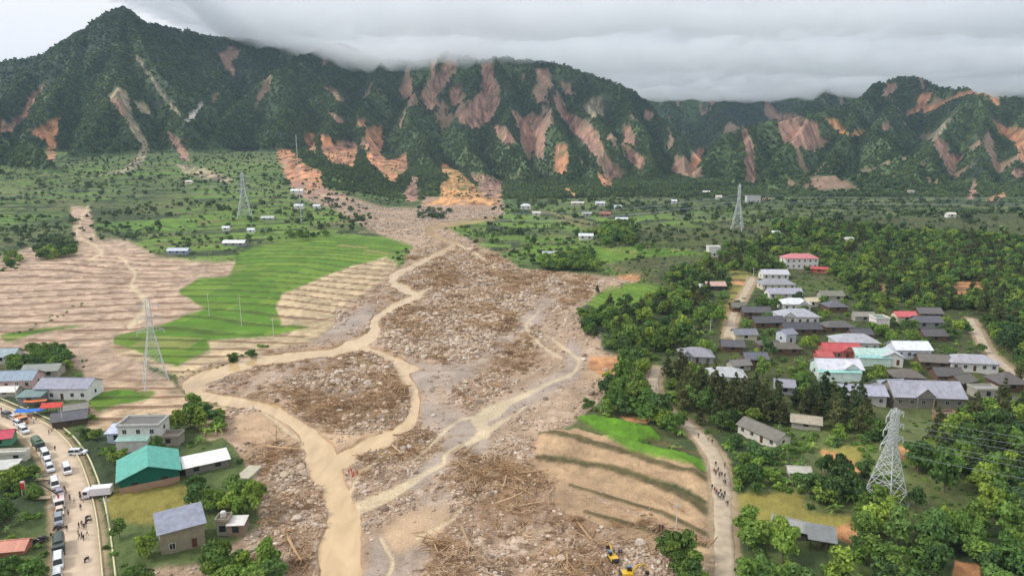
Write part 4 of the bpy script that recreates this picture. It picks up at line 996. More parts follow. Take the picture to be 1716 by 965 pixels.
house(1236,728,0,6,2.8,'gable',0,(206,200,188),(118,114,104),'long old barrack with a mossy roof and white end wall above the dirt road', name='barrack', cat='barrack', uv2=(1300,756), landmark='the long old barrack')
FARH = [
 (1197,432,8,7,6.4,'flat',0,WH,(200,200,200),'white boxy two-storey house with a terrace left of the village'),
 (982,403,11,6,3,'gable',-3,WH,RW,'white farmhouse beside the big round tree in mid valley'),
 (926,432,14,6,2.6,'gable',0,(190,196,196),(170,178,180),'grey shed behind trees at the edge of the debris flow'),
 (1263,340,16,8,7,'flat',0,(190,190,188),GRY,'grey block of three floors right of the far right pylon'),
 (1184,326,9,6,3,'gable',0,(150,120,110),(200,200,196),'pale roof on the slope left of the far right pylon'),
 (1205,334,7,6,3,'gable',0,WH,(210,200,176),'cream hut below the pale roof near the far right pylon'),
 (881,352,11,7,4,'hip',0,WH,(222,222,222),'white house at the foot of the mountain in mid picture'),
 (899,362,8,6,3,'gable',0,CRM,(200,196,190),'cream hut right of the white house at the mountain foot'),
 (1006,346,10,7,3,'gable',0,WH,(196,200,204),'upper white roof of the far hamlet'),
 (1036,352,8,7,3,'gable',8,(190,200,200),(176,190,190),'pale teal roof at the right of the far hamlet'),
 (1014,364,10,7,3.4,'gable',-8,(150,110,96),(150,100,84),'brown-red roof at the lower side of the far hamlet'),
 (984,364,9,6,3,'gable',10,CON,(160,168,164),'grey roof left of the brown-red one in the far hamlet'),
 (1042,372,11,4,2.4,'gable',0,WH,RW,'thin white shed below the far hamlet'),
 (968,345,14,6,2.6,'gable',0,(190,176,160),(200,196,190),'long pale shed at the left of the far hamlet'),
 (391,414,17,7,2.6,'gable',0,(150,150,150),(226,226,222),'long white-roofed shed below the far left pylon'),
 (297,427,15,6,2.6,'gable',0,(150,160,180),(196,204,214),'pale blue-grey roof at the top of the muddy terraces'),
 (378,388,6,5,2.6,'gable',0,WH,RW,'small white roof left of the far left pylon foot'),
 (420,392,6,5,2.6,'gable',0,WH,RW,'small white roof right of the far left pylon foot'),
 (497,325,14,7,3,'gable',0,WH,(226,226,222),'upper white roof on the left hillside near the tall mast'),
 (500,351,9,6,3,'gable',-6,WH,RW,'white house on the slope behind the tall mast'),
 (530,351,7,6,3,'gable',0,WH,RW,'small white house right of the tall mast'),
 (448,371,12,6,2.6,'gable',0,(170,170,160),(190,196,190),'low pale roof right of the far left pylon'),
 (1130,342,6,5,3,'gable',0,WH,RW,'single white speck of a house in the middle of the far terraces'),
 (316,310,8,6,3,'gable',0,CRM,(206,200,184),'small pale house on the upper left terraces'),
 (1421,409,8,5,3,'gable',0,WH,(190,190,176),'small pale roof in the wood above the pink-roofed house'),
 (1527,327,8,6,4,'gable',0,(196,186,170),(150,140,130),'small cream house under the right-hand mountain'),
 (1300,398,6,5,3,'gable',0,WH,RW,'small white roof at the left of the dark wooded ridge'),
 (1595,366,7,5,3,'gable',0,WH,(210,206,190),'white hut on the far right terraces'),
]
for s in FARH: house(*s[:9], s[9], lod=True, over=.5, landmark='the '+s[9].split(' below ')[0].split(' with ')[0].split(' behind ')[0], group='small houses far up the valley')
# left bank
house(62,672,0,9,4.2,'gable',0,(224,224,222),(150,152,166),'long white house with a grey roof and dark doors beside the blue tarpaulin', uv2=(148,672), rise=2.0, landmark='the long white house')
house(68,636,12,6,2.8,'gable',8,CON,(140,144,136),'low mossy grey roof behind the long white house', lod=True, landmark='the low mossy roof')
house(12,655,17,8,3.4,'gable',6,(206,176,172),(140,156,172),'blue-grey roofed house with pink walls at the left edge', lod=False, landmark='the pink-walled house')
house(2,612,9,8,2.8,'gable',6,WH,(150,166,172),'pale blue-green roof in the trees at the left edge', lod=True, landmark='the pale blue-green roof')
house(50,682,7,5,2.8,'shed',6,(130,132,134),(112,136,132),'grey-green lean-to at the left end of the long white house', lod=True, name='shed', cat='shed', rise=.6)
house(8,668,7,4,2,'gable',4,(170,170,160),(224,224,214),'low white-roofed shed in front of the pink-walled house', lod=True, name='shed', cat='shed')
house(117,716,9,6,2.4,'gable',24,(86,72,62),(92,92,98),'dark corrugated shack on the bank beside the road', lod=True, name='shack', cat='shack', landmark='the dark corrugated shack')
house(128,700,6,5,2.2,'gable',24,(120,112,100),(136,132,124),'small grey shack behind the dark corrugated one', lod=True, name='shack', cat='shack')
house(235,754,11.5,7,6.2,'flat',3,(206,204,198),(110,108,104),'white two-storey house with a flat roof and teal lean-to above the green hall', annex=(-1,9,2.4,3.0,(148,182,172)), landmark='the white two-storey house')
house(196,745,5,5,3,'shed',6,(176,180,196),(190,200,220),'small blue-white lean-to left of the white two-storey house', lod=True, name='shed', cat='shed', rise=.8)
house(283,752,6,4,2.4,'flat',3,(150,142,128),(120,112,104),'low grey wall hut right of the white two-storey house', lod=True, name='shed', cat='shed')
g = house(202,832,0,13,3.6,'gabley',0,(24,92,78),(88,168,152),'big green hall with a teal gabled roof and brick plinth', name='hall', cat='hall', uv2=(302,812), rise=2.5, base=(1.5, (164,132,112)), lod=True, over=.7, landmark='the green hall')
house(312,802,0,6,2.4,'shed',0,(120,116,110),(226,226,222),'long white-roofed shed right of the green hall', name='shed', cat='shed', uv2=(384,786), lod=True, rise=.5, landmark='the long white-roofed shed')
house(272,936,0,7,5.2,'shed',0,(142,134,112),(140,144,160),'grey concrete two-storey house with a slate-blue sloping roof near the bottom', uv2=(345,915), rise=1.2, landmark='the grey concrete house')
house(396,903,3.6,3.4,2.6,'shed',4,(136,116,100),(214,210,204),'small hut with a white sloping roof beside the muddy bank', name='hut', cat='hut', lod=True, rise=.4, over=.2, landmark='the small white-topped hut')
g = house(374,900,2.6,2.6,3.2,'flat',4,(150,146,130),(150,120,90),'little concrete tower topped by a white water tank', name='water_tower', cat='water tower', lod=True, landmark='the little water tower')
m = MB(); m.bar((0,0,3.9), (0,0,4.9), .62, 12, framew); m.ball((0,0,4.9), (.62,.62,.3), framew, 12, 6); 
m.build('tank', None, g); m = MB(); [m.bar((a,b_,3.3),(a*.8,b_*.8,4.0),.06,4,steel) for a in (-.6,.6) for b_ in (-.6,.6)]; m.build('tank_stand', None, g)
house(0,752,6,5,2.6,'gable',20,(90,150,120),(196,62,88),'crimson-roofed kiosk at the left edge above the white wall', name='kiosk', cat='kiosk', lod=True, landmark='the crimson-roofed kiosk')
house(12,776,10,2.2,2,'flat',6,(200,198,186),(212,208,196),'long low white-topped wall building at the left edge', name='shed', cat='shed', lod=True)
house(6,808,5,4,3,'shed',12,(176,176,166),(196,196,190),'pale grey open hut in the bushes at the left edge', name='hut', cat='hut', lod=True, rise=.5)
house(10,938,7,4,1.6,'gable',10,(180,120,100),(206,140,118),'low salmon-tiled roof in the bushes at the lower left edge', name='shed', cat='shed', lod=True, landmark='the salmon-tiled roof')
g = ground(415,800); m = MB(); m.box(-1.9,1.9,-3.6,3.6,-.5,.5,wallmat((176,170,150))); o = m.build('concrete_slab'); o.location = (g[0], g[1]+1, land_z(g[0], g[1])+.1); o.rotation_euler = (0, 0, R(-8)); stag(o, None, 'bare pale concrete slab on the mud right of the long white-roofed shed', 'slab')

# ------------------------------------------------------------------ plant the trees
def inpoly(pts, u, v):
    p = np.array(pts, float); q = np.roll(p, -1, 0); r = np.zeros(u.shape, bool)
    for (x0, y0), (x1, y1) in zip(p, q):
        c = (y0 > v) != (y1 > v)
        with np.errstate(divide='ignore', invalid='ignore'):
            r ^= c & (u < (x1-x0)*(v-y0)/(y1-y0)+x0)
    return r
keepout = np.maximum.reduce([raster([P_RICE, P_RICE2, P_RICE4, P_RICE5], 1), .8*raster(P_YEL, 1), raster(P_ORANGE, 1), raster(P_TERR, 1)])
roadpts = np.concatenate([np.c_[c[:, :2], np.full(len(c), w_/2)] for c, w_ in ROADW.values()])
TREES = []   # x, y, z, size, kind
r_ = np.random.default_rng(11)
for pts, area, (s0, s1), kinds in WOODS:
    c = np.array([ground(*p)[:2] for p in pts]); (x0, y0), (x1, y1) = c.min(0), c.max(0)
    n = int((x1-x0)*(y1-y0)/(area*(.62 if y0 > 200 or x0 < 40 else .42)))
    x = r_.uniform(x0, x1, n); y = r_.uniform(y0, y1, n); ok = inpoly(c, x, y); x, y = x[ok], y[ok]
    z = smooth_z(x, y); u, v = px(x, y, z); den = .45+.9*sst(fbm(x, y, 45, 3, 301), -.35, .25)
    ok = (sample(keepout, u, v) < .4) & (r_.random(len(x)) < den)
    for a, b_ in zip(x[ok], y[ok]):
        kd = KK[kinds[r_.integers(len(kinds))]]; s = r_.uniform(s0*.85, s1*.92)*{'bush': .6, 'banana': .62, 'pine': .95, 'broad': 1}[kd]
        if a*0+np.min((roadpts[:, 0]-a)**2+(roadpts[:, 1]-b_)**2-(roadpts[:, 2]+.45*s+.8)**2) < 0: continue
        bad = False
        for hx, hy, hr, hw, hd, ht in AVOID:
            if abs(a-hx) < 24 and abs(b_-hy) < 24:
                dx_, dy_ = a-hx, b_-hy; lx = dx_*math.cos(ht)+dy_*math.sin(ht); ly = -dx_*math.sin(ht)+dy_*math.cos(ht)
                fr_ = 5.5 if hw > 7 else 3    # keep the front open to view
                if abs(lx) < hw/2+.6*s and -hd/2-(.55*s+fr_*min(1, s/2)) < ly < hd/2+.5*s: bad = True; break
        if bad: continue
        TREES.append((a, b_, land_z(a, b_), s, kd))
print('trees', len(TREES))
def appear(t):
    u, v = px(t[0], t[1], t[2]); inside = -10 < u < 1726 and v-20 < 965 and v > 0
    return t[3]*(1 if t[4] != 'bush' else .8)/math.hypot(t[0], t[1]) if inside else -1
TREES.sort(key=appear, reverse=True)
NIND = {'broad': 0, 'pine': 0, 'bush': 0, 'banana': 0}; CAPS = {'broad': 290, 'pine': 90, 'bush': 160, 'banana': 110}
ADJ = {'broad': ('leafy', 'tree', 'broadleaf_tree'), 'pine': ('dark', 'pine', 'pine_tree'), 'bush': ('low green', 'bush', 'bush'), 'banana': ('broad-leaved', 'banana plant', 'banana_plant')}
rest = []; used_lab = {}
ORD = ['', 'second ', 'third ', 'fourth ', 'fifth ', 'sixth ', 'seventh ', 'eighth ', 'ninth ', 'tenth ', 'eleventh ', 'twelfth ', 'thirteenth ', 'fourteenth ', 'fifteenth ', 'sixteenth ']
ORD += ['%dth ' % i for i in range(17, 120)]
LM += [(w_[0][len(w_[0])//2, 0], w_[0][len(w_[0])//2, 1], ph) for w_, ph in ((ROADW['road_right'], 'the middle of the dirt road'), (ROADW['lane_east'], 'the east lane'))]
indiv = []
for t in TREES:
    k = t[4]
    if appear(t) < 0 or NIND[k] >= CAPS[k]: rest.append(t); continue
    NIND[k] += 1; indiv.append(t)
proto = {}
byname = {}
LMP = LM+[(*ground(1482,845)[:2], 'the tall near pylon'), (*ground(1150,940)[:2], 'the excavators'), (*ground(1600,900)[:2], 'the wooded slope at the lower right corner'), (*ground(1680,800)[:2], 'the wood at the right edge below the village'), (*ground(30,860)[:2], 'the queue of parked vehicles'), (*ground(1060,660)[:2], 'the sandy bank of the debris flow'), (*ground(1060,560)[:2], 'the green edge of the debris flow')]
for t in indiv:
    lx, ly, ph = min(LMP, key=lambda q: (q[0]-t[0])**2+(q[1]-t[1])**2); D = math.hypot(lx-t[0], ly-t[1])
    dx_, dy_ = t[0]-lx, t[1]-ly
    side = ('right of' if dx_ > 0 else 'left of') if abs(dx_) > abs(dy_) else ('behind' if dy_ > 0 else 'in front of')
    byname.setdefault((t[4], side, ph), []).append((D, t))
nobj = 0
for (k, side, ph), lst in byname.items():
    lst.sort(key=lambda q: q[0])
    for i, (D, t) in enumerate(lst):
        x, y, z, s, _ = t; a, nm, on = ADJ[k]
        big = 'large ' if s > 3.5 else 'small ' if s < 2.0 and k == 'broad' else ''
        lab = f'{big}{a} {nm} {side} {ph}' if len(lst) == 1 else f'{big}{a} {nm} {side} {ph}, {ORD[i].strip()+" " if i else ""}nearest'
        wds = lab.split()
        if len(wds) > 16: lab = lab.replace(' nearest to it', ' nearest'); wds = lab.split()
        if len(wds) > 16: lab = lab.replace(f'{big}{a} ', '')
        if len(lab.split()) > 16: lab = ' '.join(lab.replace(' of it', '').replace(' half under trees', '').replace(' small', '').replace(' mossy', '').replace('broad-leaved ', '').split())
        if len(lab.split()) > 16: lab = lab.replace('banana plant', 'banana').replace(' and teal', '').replace(' little', '').replace(' small', '')
        e = empty(on, (x, y, z-.1), r_.uniform(0, 6.28), lab, nm.split()[0] if k == 'banana' else nm, {'broad': 'leafy trees around the village and the banks', 'pine': 'pines of the village woods', 'bush': 'bushes on the banks and slopes', 'banana': 'banana plants by the houses'}[k])
        if k == 'banana': e['category'] = 'banana plant'
        sz = s*r_.uniform(.8, 1.4); e.scale = (s*r_.uniform(.85, 1.1), s*r_.uniform(.85, 1.1), sz)
        c = bpy.data.objects.new('crown', CRN[k][nobj % len(CRN[k])]); COL.objects.link(c); c.parent = e; c.location = (0, 0, OFFZ[k])
        tr = bpy.data.objects.new('trunk', TRK[k][nobj % len(TRK[k])]); COL.objects.link(tr); tr.parent = e
        proto.setdefault((k, nobj % len(CRN[k])), c)
        nobj += 1
# far individual used as source for the distant wood crowns
farc = []
for i, me in enumerate(CRF):
    u, v = [(430,372),(520,368),(870,395),(610,372),(1150,372),(1460,352)][i]; g = ground(u, v)
    e = empty('tree', (g[0], g[1], land_z(g[0], g[1])), 0, ['round tree on the terraces right of the far left pylon','round tree on the terraces below the tall mast','round tree at the right bank of the upper debris flow','low scrub tree by the neck of the debris flow','low scrub tree on the terraces left of the far right pylon','single conifer on the terraces right of the far right pylon'][i], 'tree', 'single trees far up the valley')
    e.scale = (3.6,)*3; c = bpy.data.objects.new('crown', me); COL.objects.link(c); c.parent = e; c.location = (0,0,.2); farc.append(c)
    tr = bpy.data.objects.new('trunk', TRK['broad'][0]); COL.objects.link(tr); tr.parent = e
# one scattering object per wood: points with size, turn and kind, crowns instanced on them
def scatter(name, pts, sources, label=None):
    """pts: list of (x, y, z, size, source index)"""
    P = np.array([p[:5] for p in pts], np.float32); me = bpy.data.meshes.new(name)
    me.vertices.add(len(P)); me.vertices.foreach_set('co', P[:, :3].ravel())
    for nm, dat in (('size', P[:, 3]), ('turn', r_.uniform(0, 6.28, len(P)).astype(np.float32))):
        a = me.attributes.new(nm, 'FLOAT', 'POINT'); a.data.foreach_set('value', dat.astype(np.float32))
    a = me.attributes.new('kind_id', 'INT', 'POINT'); a.data.foreach_set('value', P[:, 4].astype(np.int32))
    o = bpy.data.objects.new(name, me); COL.objects.link(o); stag(o, 'stuff', label)
    ng = bpy.data.node_groups.new(name, 'GeometryNodeTree'); ng.interface.new_socket('Geometry', in_out='INPUT', socket_type='NodeSocketGeometry'); ng.interface.new_socket('Geometry', in_out='OUTPUT', socket_type='NodeSocketGeometry')
    gi = ng.nodes.new('NodeGroupInput'); go = ng.nodes.new('NodeGroupOutput'); jn = ng.nodes.new('GeometryNodeJoinGeometry')
    na = {}
    for nm, ty in (('size', 'FLOAT'), ('turn', 'FLOAT'), ('kind_id', 'INT')):
        n = ng.nodes.new('GeometryNodeInputNamedAttribute'); n.data_type = ty; n.inputs['Name'].default_value = nm; na[nm] = n
    cb = ng.nodes.new('ShaderNodeCombineXYZ'); ng.links.new(na['turn'].outputs['Attribute'], cb.inputs[2])
    for i, src in enumerate(sources):
        eq = ng.nodes.new('FunctionNodeCompare'); eq.data_type = 'INT'; eq.operation = 'EQUAL'
        ng.links.new(na['kind_id'].outputs['Attribute'], eq.inputs[2]); eq.inputs[3].default_value = i
        io = ng.nodes.new('GeometryNodeInstanceOnPoints'); ob = ng.nodes.new('GeometryNodeObjectInfo'); ob.inputs['Object'].default_value = src; ob.inputs['As Instance'].default_value = True; ob.transform_space = 'ORIGINAL'
        ng.links.new(gi.outputs[0], io.inputs['Points']); ng.links.new(eq.outputs[0], io.inputs['Selection']); ng.links.new(ob.outputs['Geometry'], io.inputs['Instance'])
        ng.links.new(cb.outputs[0], io.inputs['Rotation']); ng.links.new(na['size'].outputs['Attribute'], io.inputs['Scale']); ng.links.new(io.outputs[0], jn.inputs[0])
    ng.links.new(jn.outputs[0], go.inputs[0])
    md = o.modifiers.new('scatter', 'NODES'); md.node_group = ng
    return o
srcs = []; sidx = {}
for k in ('broad', 'pine', 'bush', 'banana'):
    for (kk, i), c in proto.items():
        if kk == k: sidx.setdefault(k, []).append(len(srcs)); srcs.append(c)
pts = []
for x, y, z, s, k in rest:
    if math.hypot(x, y) > 620: pts.append((x, y, z+.15*s, s, len(srcs)+int(r_.integers(len(farc)-1))))
    else: pts.append((x, y, z-.1+OFFZ[k]*s*.8, s, sidx[k][int(r_.integers(len(sidx[k])))]))
# scrub on every green patch of near ground
n = 9000; y = r_.uniform(120, 520, n*3)**1.; a = r_.uniform(-.9, .9, n*3); x = a*y
z = smooth_z(x, y); u, v = px(x, y, z); mud = np.maximum(raster([P_FAN, P_FLOW, P_TAN, P_LOWTAN], 1), keepout)
ok = (sample(mud, u, v) < .2) & (v < 1000) & ((x > 55) | (x < -40)) & (r_.random(n*3) < .12+.5*sst(fbm(x, y, 22, 3, 333), 0, .4)) & (sst(y, 100, 260)*.6+.4 > r_.random(n*3))
for a_, b_ in zip(x[ok], y[ok]):
    s = r_.uniform(.5, 1.3)
    if np.min((roadpts[:, 0]-a_)**2+(roadpts[:, 1]-b_)**2-(roadpts[:, 2]+.5*s+.8)**2) < 0: continue
    if any(abs(a_-q[0]) < q[2]+.3 and abs(b_-q[1]) < q[2]+.3 for q in AVOID): continue
    pts.append((a_, b_, land_z(a_, b_)-.1, s, sidx['bush'][int(r_.integers(len(sidx['bush'])))]))
n = 60000; y = r_.uniform(330, 1220, n); a = r_.uniform(-.95, .95, n); x = a*y; ok = r_.random(n) < (y/1000)**.8
x, y = x[ok], y[ok]; z = smooth_z(x, y); u, v = px(x, y, z)
tq = z/np.where(y < 620, .36, 1.3)+.9*fbm(x, y, 95, 3, 61)+.12*fbm(x, y, 25, 2, 62); tq = tq-np.floor(tq); hed = sst(fbm(x, y*2, 90, 4, 350), -.15, .3)*np.where((tq > .6) | (y < 620), 1., .12)
ok = (sample(mud, u, v) < .2) & (r_.random(len(x)) < .04+.8*hed)
for a_, b_ in zip(x[ok], y[ok]):
    if any(abs(a_-q[0]) < q[2]+.5 and abs(b_-q[1]) < q[2]+1.5 for q in AVOID): continue
    s = r_.uniform(.7, 2.0); pts.append((a_, b_, land_z(a_, b_)-.15*s, s, len(srcs)+(3+int(r_.integers(2)) if r_.random() < .6 else int(r_.integers(3)))))
print('stuff trees', len(pts), 'indiv', nobj)
scatter('woodland', pts, srcs+farc)
# forest on the mountains
lowwood = (Y2 > 870) & (U2 > 480) & (V2 < 334) & (Y2 < 1500)
need = ((mw > .5) | lowwood) & (scar_all < .25) & (sample(raster([P_FLOW], 1), U2, V2) < .3) & vis & (U2 > -260) & (U2 < 1980) & (X2 > -1900)
ii = np.nonzero(need.ravel())[0]
cellA = (YS[M0:, None]*(A[1]-A[0]))*np.gradient(YS[M0:])[:, None]*np.ones((1, NA)); pr = cellA.ravel()[ii]
dens = .085*(.5+.8*sst(fbm(X2, Y2, 60, 4, 340).ravel()[ii], -.3, .2))*np.where(Y2.ravel()[ii] > 1950, .4, 1)
pick = ii[r_.random(len(ii)) < pr*dens]
Zr = Zf[M0:].ravel()[pick]; s = r_.uniform(1.4, 3.2, len(pick)); s *= np.where(r_.random(len(pick)) < .06, 1.4, 1)
jx = r_.uniform(-1.5, 1.5, len(pick)); jy = r_.uniform(-1.5, 1.5, len(pick))
kd = r_.integers(0, len(farc), len(pick)); kd = np.where(kd == 5, np.where(r_.random(len(pick)) < .3, 5, 0), kd)
print('forest', len(pick))
scatter('mountain_forest', np.c_[X2.ravel()[pick]+jx, Y2.ravel()[pick]+jy, Zr-.2*s, s, kd], farc)
# ------------------------------------------------------------------ boulders, driftwood
def var_mat(name, stops, rough=.9, nsc=3., amt=.3):
    m = bpy.data.materials.new(name); m.use_nodes = True; t = m.node_tree; b = t.nodes['Principled BSDF']; b.inputs['Roughness'].default_value = rough; b.inputs['Specular IOR Level'].default_value = .2
    oi = t.nodes.new('ShaderNodeObjectInfo'); cr = t.nodes.new('ShaderNodeValToRGB'); e = cr.color_ramp.elements
    for i, c in enumerate(stops):
        p = i/(len(stops)-1); q = e[0] if i == 0 else e[-1] if i == len(stops)-1 else e.new(p); q.position = p; q.color = (*[float(a) for a in lin(c)], 1)
    t.links.new(oi.outputs['Random'], cr.inputs[0])
    g = t.nodes.new('ShaderNodeNewGeometry'); n = t.nodes.new('ShaderNodeTexNoise'); n.inputs['Scale'].default_value = nsc; n.inputs['Detail'].default_value = 4; t.links.new(g.outputs['Position'], n.inputs['Vector'])
    mr = t.nodes.new('ShaderNodeMapRange'); mr.inputs[1].default_value = .3; mr.inputs[2].default_value = .7; mr.inputs[3].default_value = 1-amt; mr.inputs[4].default_value = 1+amt*.7; t.links.new(n.outputs['Fac'], mr.inputs[0])
    s = t.nodes.new('ShaderNodeVectorMath'); s.operation = 'SCALE'; t.links.new(cr.outputs[0], s.inputs[0]); t.links.new(mr.outputs[0], s.inputs['Scale']); t.links.new(s.outputs[0], b.inputs['Base Color'])
    return m
rockm = var_mat('rock', [(140,118,98),(192,172,150),(162,136,112),(210,196,180),(118,102,88),(176,152,128),(200,184,164)])
logm = var_mat('driftwood', [(158,124,90),(196,164,126),(124,94,68),(208,182,148),(172,138,102),(108,82,60)])
def rock_mesh(seed, sub=2):
    bm = bmesh.new(); bmesh.ops.create_icosphere(bm, subdivisions=sub, radius=1); rr = random.Random(seed)
    pl = [(Vector([rr.gauss(0,1) for _ in range(3)]).normalized(), rr.uniform(.55,.9)) for _ in range(9)]
    sc_ = (rr.uniform(.8,1.3), rr.uniform(.7,1.1), rr.uniform(.5,.8))
    for v in bm.verts:
        for n_, d_ in pl:
            k = v.co.dot(n_)
            if k > d_: v.co -= n_*(k-d_)
        v.co = Vector((v.co.x*sc_[0], v.co.y*sc_[1], v.co.z*sc_[2]+.15))
    me = bpy.data.meshes.new('boulder'); bm.to_mesh(me); bm.free(); me.materials.append(rockm); return me
def log_mesh(seed, kind):
    rr = random.Random(seed); m = MB()
    def stick(x, y, z, L_, r, an, tilt, n=6):
        dx_, dy_ = math.cos(an)*math.cos(tilt), math.sin(an)*math.cos(tilt); p = Vector((x, y, z)); d = Vector((dx_, dy_, math.sin(tilt)))
        mid = p+d*L_*.5+Vector((rr.uniform(-.04,.04), rr.uniform(-.04,.04), 0))*L_
        m.bar(p, mid, r, n, None, r*.8); m.bar(mid, p+d*L_, r*.8, n, None, r*.5)
        return p, d
    if kind == 'log':
        p, d = stick(-.5, 0, .03, 1, .034, 0, rr.uniform(-.02,.08))
        for i in range(rr.randint(1,3)): q = p+d*rr.uniform(.5,.95); stick(q.x, q.y, q.z, rr.uniform(.1,.25), .012, rr.uniform(-1.2,1.2), rr.uniform(.1,.6), 4)
        for i in range(5): stick(-.5, 0, .03, rr.uniform(.06,.12), .016, rr.uniform(1.8,4.5), rr.uniform(-.4,.9), 4)
    else:
        for i in range(16 if kind == 'brush' else 9):
            an = rr.gauss(0, .5 if kind == 'brush' else 1.4); stick(rr.uniform(-.5,.2), rr.uniform(-.35,.35), rr.uniform(0,.14), rr.uniform(.35,.9), rr.uniform(.012,.03), an, rr.uniform(-.12,.25), 4)
    me = bpy.data.meshes.new('log'); me.from_pydata(m.v, [], m.f); me.materials.append(logm); me.update(); return me
ROCK = [rock_mesh(i) for i in range(6)]; LOGS = [log_mesh(i, 'log') for i in range(4)]; BRUSH = [log_mesh(50+i, 'brush') for i in range(3)]
GP = lambda u, v, ph: (*ground(u, v)[:2], ph)
DLM = [GP(1027,935,'the rear excavator'), GP(565,800,'the wide pool where the river arms meet'), GP(400,900,'the small white-topped hut'), GP(462,735,'the big uprooted tree'), GP(820,700,'the shallow pond in the grey flow'), GP(770,895,'the pale boulder patch at the bottom'), GP(575,960,'the river at the bottom edge'), GP(905,790,'the tip of the bare tan terraces'), GP(1110,890,'the two walkers on the tan terrace'), GP(640,790,'the red-shirted searchers'), GP(1040,640,'the sandy bank under the trees'), GP(530,640,'the head of the debris island'), GP(680,700,'the right tip of the debris island'), GP(855,930,'the tangle of timber at the bottom'), GP(700,880,'the river bank bars')]
fl = (m_flow > .6) & (m_river < .05) & (m_stream < .4)
wgt = fl*(.06+1.3*m_deb*sst(fbm(X, Y, 18, 4, 401), -.25, .45)+.5*sst(fbm(X, Y, 30, 3, 402), .1, .4))*(1-.88*np.clip(m_grey, 0, 1))
wgt = wgt*(1-.85*m_sand)
for m_ in m_terr: wgt = wgt*(1-.9*m_)
cell_ = (Y*(A[1]-A[0]))*np.gradient(YS[:K_])[:, None]
def draw(weight, n, ymax):
    w_ = (weight*cell_*(Y < ymax)*(np.abs(U-858) < 1100)*(V < 1100)).ravel().astype(np.float64); i = r_.choice(len(w_), n, p=w_/w_.sum())
    return X.ravel()[i]+r_.uniform(-.2,.2,n), Y.ravel()[i]+r_.uniform(-.2,.2,n), Z.ravel()[i]
pts = []
x, y, z = draw(wgt, 34000, 300); s = .13+.5*r_.random(len(x))**3.6; s = np.where(r_.random(len(x)) < .03, s*2.4, s)
pts += list(zip(x, y, z, s, r_.integers(0, 6, len(x))))
x, y, z = draw(wgt*sst(Y, 200, 300), 26000, 800); s = .35+.9*r_.random(len(x))**2.5
pts += list(zip(x, y, z, s, r_.integers(0, 6, len(x))))
wl = fl*(m_deb*m_brown*.7+.5*m_deb)*(.12+sst(fbm(X, Y, 14, 4, 403), -.1, .45))*(1-.85*np.clip(m_grey, 0, 1))
wl = wl*(1-.85*m_sand)
for m_ in m_terr: wl = wl*(1-.9*m_)
x, y, z = draw(wl, 21000, 560); s = .9+2.6*r_.random(len(x))**1.7; s = np.where(r_.random(len(x)) < .03, s*2.2, s); s = s*np.maximum(1, y/260)
kd = np.where(r_.random(len(x)) < .78, r_.integers(6, 10, len(x)), r_.integers(10, 13, len(x)))
lp = list(zip(x, y, z+.1, s, kd))
# fifth wood: rim along the river island
big = sorted([p for p in pts], key=lambda p: -p[3]/math.hypot(p[0], p[1])); inv_ = lambda p: 5 < px(*p[:3])[0] < 1710 and px(*p[:3])[1] < 960
bi = []; blk = set()
for i, p in enumerate(big):
    if inv_(p): bi.append(p); blk.add(i)
    if len(bi) >= 190: break
restr = [p for i, p in enumerate(big) if i not in blk]
bigl = sorted([p for p in lp if p[4] < 10], key=lambda p: -p[3]/math.hypot(p[0], p[1])); li = [p for p in bigl if inv_(p)][:190]
lset = set(map(id, li)); restl = [p for p in lp if id(p) not in lset]
def named(items, kind, mk, cat, grp, adjf):
    by = {}
    for p in items:
        lx, ly, ph = min(DLM, key=lambda q: (q[0]-p[0])**2+(q[1]-p[1])**2); dx_, dy_ = p[0]-lx, p[1]-ly
        side = ('right of' if dx_ > 0 else 'left of') if abs(dx_) > abs(dy_) else ('beyond' if dy_ > 0 else 'in front of')
        by.setdefault((side, ph), []).append((math.hypot(dx_, dy_), p))
    out_ = []
    for (side, ph), l in by.items():
        l.sort(key=lambda q: q[0])
        for i, (D, p) in enumerate(l):
            o = bpy.data.objects.new(kind, mk(p)); COL.objects.link(o); o.location = (p[0], p[1], p[2]); o.scale = (p[3],)*3; o.rotation_euler = (0, 0, r_.uniform(0, 6.28))
            lab = f'{adjf(p)} {side} {ph}, {ORD[i].strip()+" " if i else ""}nearest'
            if len(lab.split()) > 16: lab = lab.split(' ', 1)[1]
            stag(o, None, lab, cat, grp); out_.append((o, p))
    return out_
no = named(bi, 'boulder', lambda p: ROCK[int(p[4]) % 6], 'boulder', 'boulders left by the debris flow', lambda p: ('big pale boulder' if p[3] > .9 else 'pale boulder'))
nl = named(li, 'driftwood_log', lambda p: LOGS[int(p[4]-6) % 4], 'log', 'logs stranded in the debris', lambda p: ('long stripped log' if p[3] > 5 else 'brown stranded log'))
def src_of(lst, n, meshes):
    return [next(o for o, p in lst if o.data == meshes[i]) for i in range(n)]
rs_ = src_of(no, 6, ROCK)
ls_ = src_of(nl, 4, LOGS)
bsrc = []
for i, (u, v) in enumerate(((590,650),(880,905),(480,890))):
    g = ground(u, v); o = bpy.data.objects.new('brush_pile', BRUSH[i]); COL.objects.link(o); o.location = (g[0], g[1], land_z(g[0], g[1])); o.scale = (5,)*3
    stag(o, None, ['tangled pile of sticks in the middle of the debris island','tangled pile of sticks near the bottom centre of the debris','tangled pile of sticks on the left bank near the small hut'][i], 'brush pile', 'brush piles'); bsrc.append(o)
scatter('rubble', restr, rs_); scatter('driftwood_litter', restl, rs_+ls_+bsrc) if False else scatter('driftwood_debris', [(a, b_, c_, d_, k-6) for a, b_, c_, d_, k in restl], ls_+bsrc)
